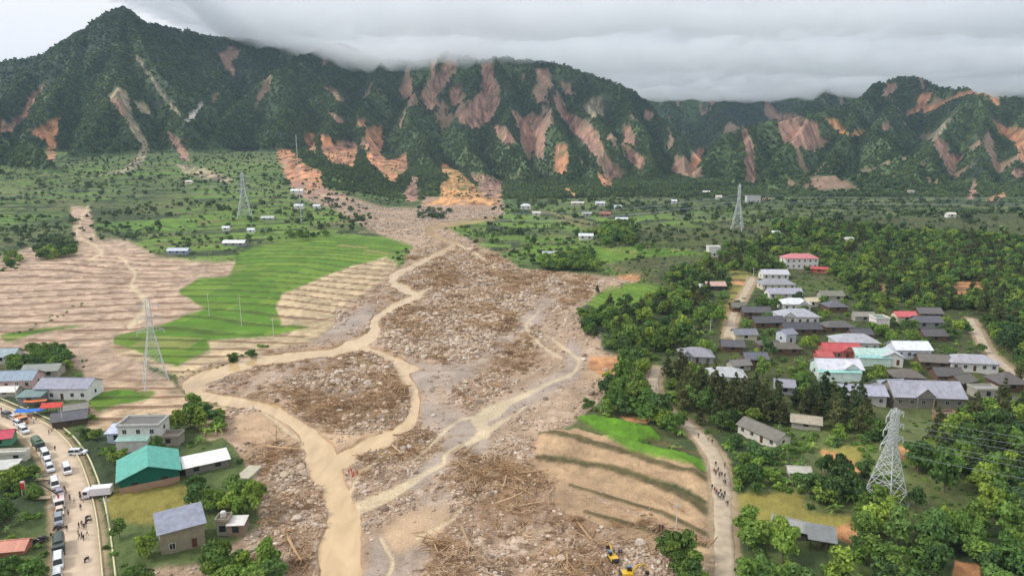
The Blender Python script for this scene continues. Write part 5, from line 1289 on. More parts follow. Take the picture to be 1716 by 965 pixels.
# the big uprooted tree
g = ground(463, 742); e = empty('uprooted_tree', (g[0], g[1], land_z(g[0], g[1])), R(20), 'grey uprooted dead tree standing on its roots in the pale mud left of the river', 'dead tree')
m = MB(); m.bar((0,0,.4),(.3,.1,5.2),.28,8,logm,.1); m.bar((.1,0,2),(-1.4,.3,3.6),.12,6,logm,.04); m.bar((.2,0,3),(1.5,-.3,4.4),.1,6,logm,.03); m.build('trunk', None, e)
m = MB(); rr = random.Random(3)
for i in range(22):
    an = rr.uniform(0,6.28); l = rr.uniform(1.2,3.4); m.bar((0,0,.5),(l*math.cos(an),l*math.sin(an)*.8,rr.uniform(-.2,1.4)),.1,5,logm,.03)
m.build('root', None, e)
m = MB()
for i in range(26):
    an = rr.uniform(0,6.28); b0 = rr.choice([(-1.2,.3,3.4),(1.3,-.2,4.2),(.3,.1,5)]); m.bar(b0,(b0[0]+rr.uniform(-1,1),b0[1]+rr.uniform(-1,1),b0[2]+rr.uniform(0,1)),.04,4,logm,.01)
m.build('branch', None, e)
FAL = [(620,950,585,990,'pole-like trunk leaning down the right bank near the bottom'),(960,870,1000,925,'trunk lying across the timber tangle left of the excavator'),(770,885,800,950,'thin forked trunk among boulders at the bottom'),(480,900,510,960,'pale trunk half sunk in mud left of the river at the bottom'),(430,745,520,760,'long drowned trunk left of the river below the uprooted tree'),(1150,868,1105,845,'beam lying across the tan terraces'),(860,800,930,798,'fan of trunks at the tip of the tan terraces'),(1090,840,1108,856,'split plank on the tan terrace near the lamp pole'),(660,735,700,720,'trunk at the lower rim of the debris island')]
for u, v, u2, v2, lb in FAL:
    a, b_ = ground(u, v), ground(u2, v2); L_ = min(16, math.hypot(b_[0]-a[0], b_[1]-a[1])); o = bpy.data.objects.new('fallen_trunk', LOGS[int(u) % 4]); COL.objects.link(o)
    o.location = ((a[0]+b_[0])/2, (a[1]+b_[1])/2, land_z((a[0]+b_[0])/2, (a[1]+b_[1])/2)+.3); o.scale = (max(4.5, L_*.7),)*3; o.rotation_euler = (0, 0, math.atan2(b_[1]-a[1], b_[0]-a[0])); stag(o, None, lb, 'fallen trunk')

# ------------------------------------------------------------------ pylons, poles, cables
def solve_h(x, y, z, vt):
    lo, hi = 1, 90
    for _ in range(40):
        md = (lo+hi)/2
        if px(x, y, z+md)[1] > vt: lo = md
        else: hi = md
    return md
pylm = mat('pylon_steel', (206,210,212), .5, .2)
def pylon(u, v, vt, bw, rz, t_, label, arms=(.62,.76,.9), al=3.2, foot=True, nlev=9):
    g = ground(u, v); z = land_z(g[0], g[1]); h = solve_h(g[0], g[1], z, vt)
    e = empty('transmission_pylon', (g[0], g[1], z), R(rz), label, 'pylon', 'pylons of the power line')
    wd_ = lambda k: bw/2*(1-k/.62*.78) if k < .62 else bw/2*.22*(1-(k-.62)*.9)
    for sx in (-1, 1):
        for sy in (-1, 1):
            m = MB(); m.bar((sx*wd_(0), sy*wd_(0), -.8), (sx*wd_(.62), sy*wd_(.62), .62*h), t_, 4, pylm); m.bar((sx*wd_(.62), sy*wd_(.62), .62*h), (sx*wd_(.97), sy*wd_(.97), .97*h), t_*.8, 4, pylm); m.build('leg', None, e)
    lev = [0]; 
    while lev[-1] < .9: lev.append(lev[-1]+max(.045, .15*(1-lev[-1])**1.1))
    lev[-1] = .97
    for a, b_ in (((1,1),(-1,1)), ((-1,1),(-1,-1)), ((-1,-1),(1,-1)), ((1,-1),(1,1))):
        m = MB()
        for k0, k1 in zip(lev, lev[1:]):
            P = lambda s_, k: (s_[0]*wd_(k), s_[1]*wd_(k), k*h)
            m.bar(P(a, k0), P(b_, k1), t_*.55, 4, pylm); m.bar(P(b_, k0), P(a, k1), t_*.55, 4, pylm); m.bar(P(a, k1), P(b_, k1), t_*.5, 4, pylm)
        m.build('lattice_brace', None, e)
    m = MB(); k = .97
    for sx in (-1, 1):
        for sy in (-1, 1): m.bar((sx*wd_(k), sy*wd_(k), k*h), (0, 0, h), t_*.6, 4, pylm)
    m.build('peak', None, e)
    tips = []
    for i, k in enumerate(arms):
        for s_ in (-1, 1):
            ln = al*(1-.12*i); w_ = wd_(k); m = MB(); tip = (s_*(w_+ln), 0, k*h+.1)
            for sy in (-1, 1):
                m.bar((s_*w_, sy*w_, k*h), tip, t_*.55, 4, pylm); m.bar((s_*w_, sy*w_, k*h+.055*h), tip, t_*.5, 4, pylm)
                for q in (.3, .6):
                    m.bar((s_*(w_+ln*q), sy*w_*(1-q), k*h+.03), (s_*(w_+ln*q), sy*w_*(1-q), k*h+.055*h*(1-q)), t_*.35, 4, pylm)
            m.build('cross_arm', None, e)
            m = MB(); m.bar(tip, (tip[0], 0, tip[2]-1.4), .12, 6, pylm); m.build('insulator', None, e)
            c_, s2 = math.cos(R(rz)), math.sin(R(rz)); tips.append(Vector((g[0]+tip[0]*c_, g[1]+tip[0]*s2, z+tip[2]-1.4)))
    return tips
tN = pylon(1482, 848, 683, 7.6, 28, .12, 'tall near lattice pylon rising from the wooded slope at the lower right', (.66,.80,.93), 3.4)
tL = pylon(262, 645, 498, 8.5, 35, .10, 'pale lattice pylon standing in the muddy terraces on the left', (.62,.76,.9), 3.4)
tFL = pylon(411, 366, 289, 13, 12, .24, 'white pylon far up the left hillside', (.62,.76,.9), 5.5)
tFR = pylon(1235, 386, 308, 9, 60, .2, 'slim white pylon beyond the village on the right', (.66,.8,.92), 4)
cabm = mat('cable', (150,154,158), .5)
def cable(a, b_, sag, r, label, grp='power line cables'):
    n = 24; m = MB(); prev = None
    for i in range(n+1):
        t0 = i/n; p = a.lerp(b_, t0)-Vector((0, 0, sag*4*t0*(1-t0)))
        if prev is not None: m.bar(prev, p, r, 4, cabm)
        prev = p
    return stag(m.build('power_cable'), None, label, 'cable', grp)
nmz = ['lower left', 'lower right', 'middle left', 'middle right', 'upper left', 'upper right']
for i in range(6):
    cable(tN[i], Vector((210+1.5*i, 90, 20+4*(i//2)))+(tN[i]-tN[0])*.2, 3, .035, f'thin cable from the {nmz[i]} arm of the near pylon to the right edge')
    if i < 4: cable(tFR[i], Vector((1150, 800, 62+5*(i//2)+2*(i % 2))), 16, .13, f'far cable running right from the {nmz[i]} arm of the slim far pylon')
    if i < 4: cable(tFL[i], tFR[i], 22, .12, f'long cable spanning the valley from the {nmz[i]} arm of the far left pylon')
    if i < 4: cable(tFL[i], Vector((-1050, 840, 60+5*(i//2)+2*(i % 2))), 16, .12, f'far cable running left from the {nmz[i]} arm of the far left pylon')
mastg = ground(505, 376); z = land_z(mastg[0], mastg[1]); h = solve_h(mastg[0], mastg[1], z, 226)
e = empty('radio_mast', (mastg[0], mastg[1], z), 0, 'very tall thin radio mast on the left hillside', 'mast'); m = MB()
for k in range(3):
    an = k*2.094; m.bar((.5*math.cos(an), .5*math.sin(an), -1), (.35*math.cos(an), .35*math.sin(an), h), .12, 4, steel)
m.build('mast_tube', None, e); m = MB()
for i in range(int(h/2)): m.bar((.5, 0, i*2), (-.25, .4, i*2+2), .06, 4, steel); m.bar((-.25, .4, i*2), (-.25, -.4, i*2+2), .06, 4, steel)
m.build('mast_lattice', None, e)
POLES = [(405,547,497,'concrete pole standing in the bright green rice terraces'),(459,571,533,'short concrete pole at the right end of the rice terraces'),(351,530,491,'concrete pole at the left of the rice terraces'),(184,888,832,'white pole beside the grassy plot below the green hall'),(136,612,572,'dark pole at the edge of the left mud fan'),(1132,906,842,'lone concrete lamp pole on the lower right terraces'),(213,412,400,'tiny far pole on the upper mud terraces'),(29,674,640,'pole by the pink-walled house'),(106,716,684,'pole in front of the dark corrugated shack'),(1251,486,462,'leftmost bamboo pole above the lane'),(1256,484,465,'second bamboo pole above the lane'),(1262,468,448,'pole at the head of the lane'),(1186,792,768,'pole beside the bend of the dirt road'),(1190,560,535,'pole among trees left of the lane'),(754,410,396,'far pole near the neck of the debris flow'),(1056,392,372,'far pole on the mid valley terraces'),(1640,905,880,'thin pole on the wooded slope right of the near pylon')]
for u, v, vt, lb in POLES:
    g = ground(u, v); z = land_z(g[0], g[1]); h = solve_h(g[0], g[1], z, vt); r0 = .14*max(1, g[1]/420)
    e = empty('utility_pole', (g[0], g[1], z), 0, lb, 'pole', 'utility poles'); m = MB(); m.bar((0,0,-.8),(0,0,h),r0,8,CONM if 'CONM' in globals() else wallmat((206,202,190)),r0*.6); m.build('shaft', None, e)
    if h > 6: m = MB(); m.box(-.9,.9,-.07,.07,h-.9,h-.78,steel); [m.bar((a,0,h-.78),(a,0,h-.55),.05,6,steel) for a in (-.8,0,.8)]; m.build('cross_arm', None, e)

# ------------------------------------------------------------------ vehicles
blackm = mat('tyre_rubber', (32,32,34), .9); lampm = mat('lamp_glass', (235,232,220), .2, spec=.6); redl = mat('tail_lamp', (150,24,20), .3); chrome = mat('rim_metal', (170,172,176), .35, .7)
def paint(c):
    k = ('p', c)
    if k not in _mc: _mc[k] = mat('car_paint', c, .32, spec=.5)
    return _mc[k]
def extrude_profile(m, prof, w0, w1, mt, zsplit=None):
    """side outline (x, z) made into a body; half width w0 low, w1 high"""
    zs = [p[1] for p in prof]; zl, zh = min(zs), max(zs)
    wf = lambda z: w0 if z <= (zsplit or zl) else w0+(w1-w0)*(z-(zsplit or zl))/max(.01, zh-(zsplit or zl))
    n = len(prof); i = len(m.v); k = m.mi(mt)
    m.v += [(x, -wf(z), z) for x, z in prof]+[(x, wf(z), z) for x, z in prof]
    m.f.append(tuple(range(i, i+n))); m.f.append(tuple(range(i+2*n-1, i+n-1, -1))); m.m += [k, k]
    for j in range(n):
        q = (j+1) % n; m.f.append((i+q, i+j, i+n+j, i+n+q)); m.m.append(k)
def wheels(e, xs_, hw, r):
    for x in xs_:
        for s_ in (-1, 1):
            m = MB(); m.bar((x, s_*(hw-.11), r), (x, s_*(hw+.11), r), r, 14, blackm); o_ = m.build('wheel', None, e)
            m = MB(); m.bar((x, s_*(hw+.112)-.01*s_, r), (x, s_*(hw+.125), r), r*.6, 10, chrome); m.build('rim', None, o_)
def vehicle(kind, u, v, rz, c, label, cat, name='parked_car', grp='vehicles queued along the left road', wp=None):
    g = wp or ground(u, v); dmin = np.min(np.hypot(ROADW['road_left'][0][:, 0]-g[0], ROADW['road_left'][0][:, 1]-g[1])); cc_ = ROADW['road_left'][0]; j = np.argmin(np.hypot(cc_[:, 0]-g[0], cc_[:, 1]-g[1]))
    z = cc_[j, 2]+.06 if dmin < 4.2 else land_z(g[0], g[1])+.05
    e = empty(name, (g[0], g[1], z), R(rz), label, cat, grp); P = paint(c)
    B = MB(); G = MB()
    if kind in ('suv', 'car', 'van'):
        L_, Hh, W_ = {'suv': (4.7, 1.78, .93), 'car': (4.3, 1.45, .87), 'van': (5.2, 2.15, .96)}[kind]
        a = L_/2; zb = {'suv': 1.05, 'car': .88, 'van': 1.15}[kind]
        nose = .95 if kind != 'van' else .55
        B_prof = [(-a,.42),(-a+.12,.3),(a-.15,.3),(a,.42),(a-.02,zb-.16),(a-.2,zb-.06),(a-nose,zb),(-a+.08,zb),(-a-.02,zb-.2)]
        extrude_profile(B, B_prof, W_, W_-.06, P, .6)
        hx = a-nose-.05; rx = hx-(.75 if kind != 'van' else .6); bk = -a+(.35 if kind == 'suv' else .75 if kind == 'car' else .12)
        extrude_profile(G, [(-a+.12,zb-.02),(hx,zb-.02),(rx,Hh-.06),(bk,Hh-.06)], W_-.05, W_-.2, glass)
        B.build('body', None, e); G.build('window', None, e)
        m = MB(); extrude_profile(m, [(bk-.06,Hh-.07),(rx+.04,Hh-.07),(rx-.02,Hh),(bk+.05,Hh)], W_-.18, W_-.24, P)
        for s_ in (-1, 1):   # pillars
            for x0, x1 in ((hx, rx), (-a+.12, bk), ((hx-a)/2+.2, (rx+bk)/2)): m.bar((x0, s_*(W_-.05), zb-.03), (x1, s_*(W_-.19), Hh-.05), .055, 4, P)
        if kind in ('suv', 'van'):
            for s_ in (-1, 1): m.bar((bk+.2, s_*(W_-.3), Hh+.05), (rx-.2, s_*(W_-.3), Hh+.05), .03, 4, chrome)
        m.build('roof', None, e); wheels(e, (a-.88, -a+.88), W_-.1, .36)
        for s_ in (-1, 1):
            m = MB(); m.box(a-.04, a+.03, s_*.62-.16, s_*.62+.16, zb-.36, zb-.18, lampm); m.build('headlight', None, e)
            m = MB(); m.box(-a-.04, -a+.03, s_*.72-.1, s_*.72+.1, zb-.4, zb-.15, redl); m.build('tail_light', None, e)
    elif kind in ('truck', 'covered', 'flat', 'boxtruck'):
        L_ = 6.6; a = L_/2; W_ = 1.15
        m = MB(); extrude_profile(m, [(a-1.75,.55),(a-.05,.55),(a,1.25),(a-.28,2.3),(a-1.75,2.35)], W_, W_-.08, P, 1.2); m.build('cab', None, e)
        m = MB(); m.hexa([(a+.012,-.95,1.3),(a+.02,-.95,1.3),(a+.02,.95,1.3),(a+.012,.95,1.3),(a-.25,-.9,2.2),(a-.24,-.9,2.2),(a-.24,.9,2.2),(a-.25,.9,2.2)], glass); m.build('windscreen', None, e)
        for s_ in (-1, 1): m = MB(); m.box(a-1.3, a-.4, s_*W_-.02, s_*W_+.02, 1.35, 2.05, glass); m.build('side_window', None, e)
        m = MB(); m.box(-a, a-1.7, -.45, .45, .5, .85, blackm); m.build('chassis', None, e)
        m = MB()
        if kind == 'boxtruck': m.box(-a, a-1.85, -W_, W_, .9, 2.75, P)
        elif kind == 'covered':
            m.box(-a, a-1.85, -W_, W_, .88, 1.4, P)
            n_ = 7
            for q in range(n_):
                a0, a1 = math.pi*q/n_, math.pi*(q+1)/n_; m.hexa([(-a,-W_*math.cos(a0),1.4+.001),(a-1.9,-W_*math.cos(a0),1.4+.001),(a-1.9,-W_*math.cos(a1),1.4+.001),(-a,-W_*math.cos(a1),1.4+.001),(-a,-W_*math.cos(a0),1.45+1.3*math.sin(a0)**.5),(a-1.9,-W_*math.cos(a0),1.45+1.3*math.sin(a0)**.5),(a-1.9,-W_*math.cos(a1),1.45+1.3*math.sin(a1)**.5 if a1 < 3.14 else 1.45),(-a,-W_*math.cos(a1),1.45+1.3*max(0,math.sin(a1))**.5)], P)
        else:
            m.box(-a, a-1.85, -W_, W_, .88, 1.0, P)
            for y0 in (-W_, W_-.06): m.box(-a, a-1.85, y0, y0+.06, 1.0, 1.5, P)
            m.box(-a, -a+.06, -W_+.06, W_-.06, 1.0, 1.5, P); m.box(a-1.91, a-1.85, -W_+.06, W_-.06, 1.0, 1.5, P)
        m.build({'boxtruck': 'cargo_box', 'covered': 'canopy'}.get(kind, 'load_bed'), None, e)
        wheels(e, (a-.95, -a+1.1), W_-.15, .46)
        for s_ in (-1, 1): m = MB(); m.box(a, a+.05, s_*.8-.15, s_*.8+.15, .75, .98, lampm); m.build('headlight', None, e)
    return e
WHT, SIL = (222,224,226), (150,152,158)
def rdir(u, v, off=0):
    g = ground(u, v); c = ROADW['road_left'][0]; j = int(np.argmin(np.hypot(c[:, 0]-g[0], c[:, 1]-g[1]))); j = max(1, min(len(c)-2, j)); d_ = c[j+1]-c[j-1]; return math.degrees(math.atan2(d_[1], d_[0]))+off
VEH = [('suv',13,700,'v',(90,92,92),'dark green-grey jeep farthest up the queue of vehicles','jeep'),('car',25,705,'v',(196,196,190),'pale car second from the far end of the queue','car'),
 ('suv',33,715,'v',WHT,'white car parked nose-out beside the crowd at the far bend','car'),('truck',36,709,-38,(206,140,84),'small orange truck by the blue tarpaulin','truck'),('suv',41,727,'v',WHT,'white off-road car just behind the green covered truck','car'),
 ('covered',65,752,'v',(74,96,78),'green covered army truck in the upper queue','truck'),('van',77,768,'v',WHT,'white van right in front of the green covered truck','van'),('suv',81,780,'v',WHT,'white off-road car in the middle of the white group','car'),('suv',85,791,'v',(206,210,216),'silver-white off-road car at the lower end of the white group','car'),
 ('van',93,818,'v',WHT,'white minibus with roof bars below the bamboo planks','minibus'),('car',101,833,'v',(150,136,156),'mauve saloon behind the crane truck','car'),('car',101,862,'v',(226,206,190),'white and orange car below the crane truck','car'),
 ('suv',99,877,'v',(140,148,156),'grey-blue pickup above the motorcycles','pickup'),('covered',100,924,'v',(62,74,66),'dark green truck with a grey canvas top at the lower end of the queue','truck'),('van',99,950,'v',(214,220,222),'white patrol van second from the bottom edge','van'),('suv',97,975,'v',WHT,'white car cut by the bottom edge','car'),
 ('van',113,793,'v',(228,224,228),'large white van driving alone in the middle of the road','van'),('suv',131,763,8,WHT,'white off-road car parked across the verge on the river side','car'),('boxtruck',165,834,192,(224,220,228),'white box truck backed against the green hall','truck')]
for kd_, u, v, rz, c, lb, ct in VEH:
    vehicle(kd_, u, v, rdir(u, v) if rz == 'v' else rz, c, lb, ct, name={'truck': 'parked_truck', 'van': 'parked_van', 'minibus': 'parked_minibus'}.get(ct, 'parked_car'))
e = vehicle('flat', 100, 848, rdir(100, 848), (214,206,200), 'flatbed crane truck with a red crane post and long dark boom over the verge', 'crane truck', name='crane_truck')
redp = paint((196,52,58)); m = MB(); m.box(.9,1.5,-.5,.5,.9,1.6,redp); m.bar((1.2,0,1.5),(1.2,0,3.2),.22,8,redp); m.build('crane_post', None, e)
# boom towards the verge, in world directions
gA = e.location; gB = ground(53, 822); th = e.rotation_euler[2]; dx_, dy_ = gB[0]-gA.x, gB[1]-gA.y
lx, ly = dx_*math.cos(th)+dy_*math.sin(th), -dx_*math.sin(th)+dy_*math.cos(th)
m = MB(); m.bar((1.2,0,3.1),(1.2+(lx-1.2)*.45,ly*.45,3.3),.17,6,blackm,.13); m.bar((1.2+(lx-1.2)*.45,ly*.45,3.3),(lx,ly,2.9),.12,6,blackm,.08); m.build('boom', None, e)
m = MB(); 
for s_ in (-1, 1): m.bar((.6,s_*.5,.9),(.5,s_*2.4,.15),.1,6,framew)
m.build('outrigger', None, e)
g = ground(42, 838); e = empty('banner_stand', (g[0], g[1], land_z(g[0], g[1])), R(-8), 'red box sign on two white posts in the bushes left of the crane truck', 'sign')
for s_ in (-1, 1): m = MB(); m.bar((s_*.55,0,-.6),(s_*.55,0,3.8),.09,6,framew); m.build('post', None, e)
m = MB(); m.box(-.48,.48,-.22,.22,1.9,3.5,redp); m.build('panel', None, e); m = MB(); m.box(-.5,.5,-.24,.24,3.52,3.9,mat('pink_cap', (226,178,170))); m.build('cap', None, e)
# excavators
yel = paint((214,172,40)); dkm = mat('dark_steel', (48,46,48), .6)
def excavator(u, v, rz, label, boom_up=1.):
    g = ground(u, v); e = empty('excavator', (g[0], g[1], land_z(g[0], g[1])+.1), R(rz), label, 'excavator', 'excavators clearing the debris')
    for s_ in (-1, 1):
        m = MB(); prof = [(-1.7,.15),(-1.4,0),(1.4,0),(1.7,.15),(1.9,.45),(1.7,.75),(1.4,.85),(-1.4,.85),(-1.7,.75),(-1.9,.45)]
        i = len(m.v); extrude_profile(m, prof, .25, .25, dkm); m.v = [(x, y+s_*1.05, z) for x, y, z in m.v]; m.build('track', None, e)
    m = MB(); m.bar((0,0,.6),(0,0,1.05),.6,12,dkm); m.build('turntable', None, e)
    m = MB(); extrude_profile(m, [(-1.9,1.05),(1.3,1.05),(1.3,1.5),(-.2,1.75),(-1.9,1.8),(-2.15,1.6),(-2.15,1.2)], 1.15, 1.1, yel); m.build('upper_body', None, e)
    m = MB(); m.box(-2.35,-1.95,-1.1,1.1,1.05,1.95,mat('counterweight', (70,68,66), .7)); m.build('counterweight', None, e)
    m = MB(); m.hexa([(-.1,.25,1.6),(1.35,.25,1.6),(1.35,1.1,1.6),(-.1,1.1,1.6),(0,.3,2.9),(1.05,.3,2.9),(1.05,1.05,2.9),(0,1.05,2.9)], glass); c_ = m.build('cab', None, e)
    m = MB(); m.box(-.05,1.1,.26,1.09,2.905,3.02,mat('cab_top', (92,132,156))); m.build('cab_roof', None, c_)
    m = MB(); up = boom_up
    for a, b_, r1, r2 in (((1.2,-.2,1.6),(2.6,-.2,3.6*up),.24,.26),((2.6,-.2,3.6*up),(4.6,-.2,3.9*up),.26,.2)): m.bar(a, b_, r1, 4, yel, r2)
    m.build('boom', None, e); m = MB(); m.bar((4.5,-.2,4.0*up),(5.6,-.2,1.5),.2,4,yel,.15); m.build('arm', None, e)
    m = MB(); m.bar((1.6,-.2,1.7),(2.9,-.2,3.2*up),.08,6,chrome); m.bar((3.4,-.2,4.0*up),(4.7,-.2,4.3*up),.07,6,chrome); m.build('hydraulic_ram', None, e)
    m = MB(); extrude_profile(m, [(5.2,1.5),(5.9,1.45),(6.0,.9),(5.6,.5),(5.0,.6),(5.1,.9)], .5, .5, dkm); m.v = [(x, y-.2, z) for x, y, z in m.v]; m.build('bucket', None, e); e.scale = (.72,)*3
excavator(1027, 941, 100, 'yellow excavator with a blue cab top working at the bottom edge of the debris', .75)
excavator(1052, 972, 8, 'yellow excavator cut by the bottom edge, its bent boom raised')
# ------------------------------------------------------------------ motorcycles
def moto():
    e = empty('motorcycle', (0,0,0)); e['category'] = 'motorcycle'; e['group'] = 'motorcycles left on the verge'
    for x in (-.62,.62):
        m = MB(); m.bar((x,-.05,.3),(x,.05,.3),.3,12,blackm); w_ = m.build('wheel', None, e); m = MB(); m.bar((x,-.06,.3),(x,.06,.3),.16,8,chrome); m.build('rim', None, w_)
    m = MB(); m.hexa([(-.5,-.12,.35),(.3,-.1,.35),(.3,.1,.35),(-.5,.12,.35),(-.75,-.12,.75),(.25,-.1,.72),(.25,.1,.72),(-.75,.12,.75)], mat('bike_paint', (70,58,80), .4)); m.build('body', None, e)
    m = MB(); m.box(-.75,.1,-.14,.14,.755,.86,blackm); m.build('seat', None, e)
    m = MB(); m.bar((.62,0,.3),(.42,0,1.0),.04,6,chrome); m.bar((.42,-.33,1.02),(.42,.33,1.02),.025,6,chrome); m.build('handlebar', None, e)
    return e
m0 = moto(); first = True
mp_ = [(52+3.4*i, 917-1.6*i+(i % 2)*2.5) for i in range(8)]+[(96,889),(100,891),(103,889),(148,872),(149,878),(88,812),(90,810),(146,943)]
mlab = ['motorcycle at the left end of the row on the grassy verge']+[f'{o}motorcycle from the left in the row on the grassy verge' for o in ORD[1:7]]+['motorcycle at the right end of the row on the grassy verge','left one of three motorcycles above the dark green truck','middle one of three motorcycles above the dark green truck','right one of three motorcycles above the dark green truck','upper motorcycle against the kerb across from the crane truck','lower motorcycle against the kerb across from the crane truck','left motorcycle tucked above the white minibus','right motorcycle tucked above the white minibus','motorcycle lying by the kerb near the bottom edge']
for i, (u, v) in enumerate(mp_):
    e = m0 if i == 0 else copy_tree(m0); g = ground(u, v); e.location = (g[0], g[1], max(land_z(g[0], g[1]), ROADW['road_left'][0][0, 2]*0-9)+.12); e.rotation_euler = (0, 0, R(70+r_.uniform(-25, 25))); e['label'] = mlab[i]
    c_ = ROADW['road_left'][0]; j = np.argmin(np.hypot(c_[:, 0]-g[0], c_[:, 1]-g[1]))
    if math.hypot(c_[j, 0]-g[0], c_[j, 1]-g[1]) < 4: e.location.z = c_[j, 2]+.05
# ------------------------------------------------------------------ people
skinm = mat('skin', (150,108,84), .7); hairm = mat('hair', (26,22,22), .8)
def person_mesh(pose):
    V_ = {'pelvis': (0,0,.93), 'waist': (0,0,1.1), 'chest': (.01,0,1.32), 'neck': (.02,0,1.48), 'head': (.035,0,1.60), 'top': (.03,0,1.70)}
    l = {'stand': (.02,.0), 'walk': (.24,-.22), 'lean': (.05,-.05)}[pose]
    for s_, n_, k in ((1,'L',l[0]), (-1,'R',l[1])):
        V_['hip'+n_] = (0, s_*.1, .9); V_['knee'+n_] = (k*.6+.03, s_*.11, .5); V_['ank'+n_] = (k*.9-.02, s_*.11, .09); V_['toe'+n_] = (k*.9+.16, s_*.12, .04)
        V_['sh'+n_] = (0, s_*.19, 1.40); V_['el'+n_] = (-k*.4-.02, s_*.24, 1.13); V_['wr'+n_] = (-k*.7+.1, s_*.24, .9); V_['hd'+n_] = (-k*.7+.13, s_*.235, .80)
        for q, (ox, oy) in enumerate(((.02,-.025),(.03,-.008),(.03,.01),(.015,.028))): V_[f'f{q}{n_}'] = (V_['hd'+n_][0]+ox, V_['hd'+n_][1]+oy, .72+.012*abs(q-1))
        V_['th'+n_] = (V_['hd'+n_][0]+.05, V_['hd'+n_][1]-s_*.02, .80)
    if pose == 'lean':
        for k_ in list(V_):
            x, y, z = V_[k_]
            if z > .95 or k_[:2] in ('el', 'wr', 'hd', 'th', 'f0', 'f1', 'f2', 'f3'):
                a = .5; dz_ = z-.93; V_[k_] = (x*math.cos(a)+dz_*math.sin(a), y, .93+dz_*math.cos(a)-x*math.sin(a))
    rad = dict(pelvis=.135, waist=.115, chest=.145, neck=.055, head=.098, top=.06)
    rf = lambda k_: rad.get(k_) or {'hi': .09, 'kn': .062, 'an': .045, 'to': .04, 'sh': .065, 'el': .042, 'wr': .03, 'hd': .034, 'th': .011}.get(k_[:2], .0095)
    E_ = [('pelvis','waist'),('waist','chest'),('chest','neck'),('neck','head'),('head','top')]
    for n_ in 'LR': E_ += [('pelvis','hip'+n_),('hip'+n_,'knee'+n_),('knee'+n_,'ank'+n_),('ank'+n_,'toe'+n_),('chest','sh'+n_),('sh'+n_,'el'+n_),('el'+n_,'wr'+n_),('wr'+n_,'hd'+n_),('hd'+n_,'th'+n_)]+[('hd'+n_,f'f{q}{n_}') for q in range(4)]
    ks = list(V_); me = bpy.data.meshes.new('p'); me.from_pydata([V_[k_] for k_ in ks], [(ks.index(a), ks.index(b_)) for a, b_ in E_], [])
    o = bpy.data.objects.new('p', me); COL.objects.link(o); o.modifiers.new('s', 'SKIN'); o.modifiers.new('u', 'SUBSURF').levels = 1
    for i, k_ in enumerate(ks): me.skin_vertices[0].data[i].radius = (rf(k_),)*2; me.skin_vertices[0].data[i].use_root = (k_ == 'pelvis')
    dg = bpy.context.evaluated_depsgraph_get(); ev = bpy.data.meshes.new_from_object(o.evaluated_get(dg)); bpy.data.objects.remove(o)
    ev.name = 'person'; ev.materials.clear()
    for q in range(4): ev.materials.append(skinm)
    hx = V_['head'][0]; hz = V_['head'][2]
    for p in ev.polygons:
        c = p.center; arm = abs(c.y) > .16
        if (Vector(V_['head'])-c).length < .17: p.material_index = 3 if (c.x < hx+.03 or c.z > hz+.06) else 0
        elif arm and c.z < (1.16 if pose != 'lean' else 1.08) and c.z > .6 and abs(c.y) > .19: p.material_index = 0
        elif c.z > .97 or (pose == 'lean' and c.z > .9): p.material_index = 1
        elif c.z < .07: p.material_index = 3
        else: p.material_index = 2
        p.use_smooth = True
    return ev
PM = {k: person_mesh(k) for k in ('stand', 'walk', 'lean')}
CL = {'white': (214,214,210), 'black': (34,34,38), 'blue': (60,80,130), 'red': (190,56,52), 'grey': (120,120,124), 'green': (66,86,58), 'orange': (212,110,52), 'navy': (40,46,70), 'pink': (206,150,160)}
for k in list(CL): CL[k] = mat('cloth_'+k, CL[k], .85)
npn = 0
def person(u, v, shirt, pants, pose, label, grp, rz=None):
    global npn
    g = ground(u, v); o = bpy.data.objects.new('person', PM[pose]); COL.objects.link(o); zz = land_z(g[0], g[1])
    for rn in ('road_left', 'road_right', 'lane_east'):
        c_, w_ = ROADW[rn]; d_ = np.hypot(c_[:, 0]-g[0], c_[:, 1]-g[1]); j = int(np.argmin(d_))
        if d_[j] < w_/2: zz = c_[j, 2]+.05*(1-(d_[j]/(w_/2))**2)
    o.location = (g[0], g[1], zz); o.rotation_euler = (0, 0, R(rz if rz is not None else r_.uniform(0, 360))); s = r_.uniform(.94, 1.05); o.scale = (s, s, s)
    for i, mt in ((1, CL[shirt]), (2, CL[pants])): o.material_slots[i].link = 'OBJECT'; o.material_slots[i].material = mt
    stag(o, None, label, 'person', grp); npn += 1
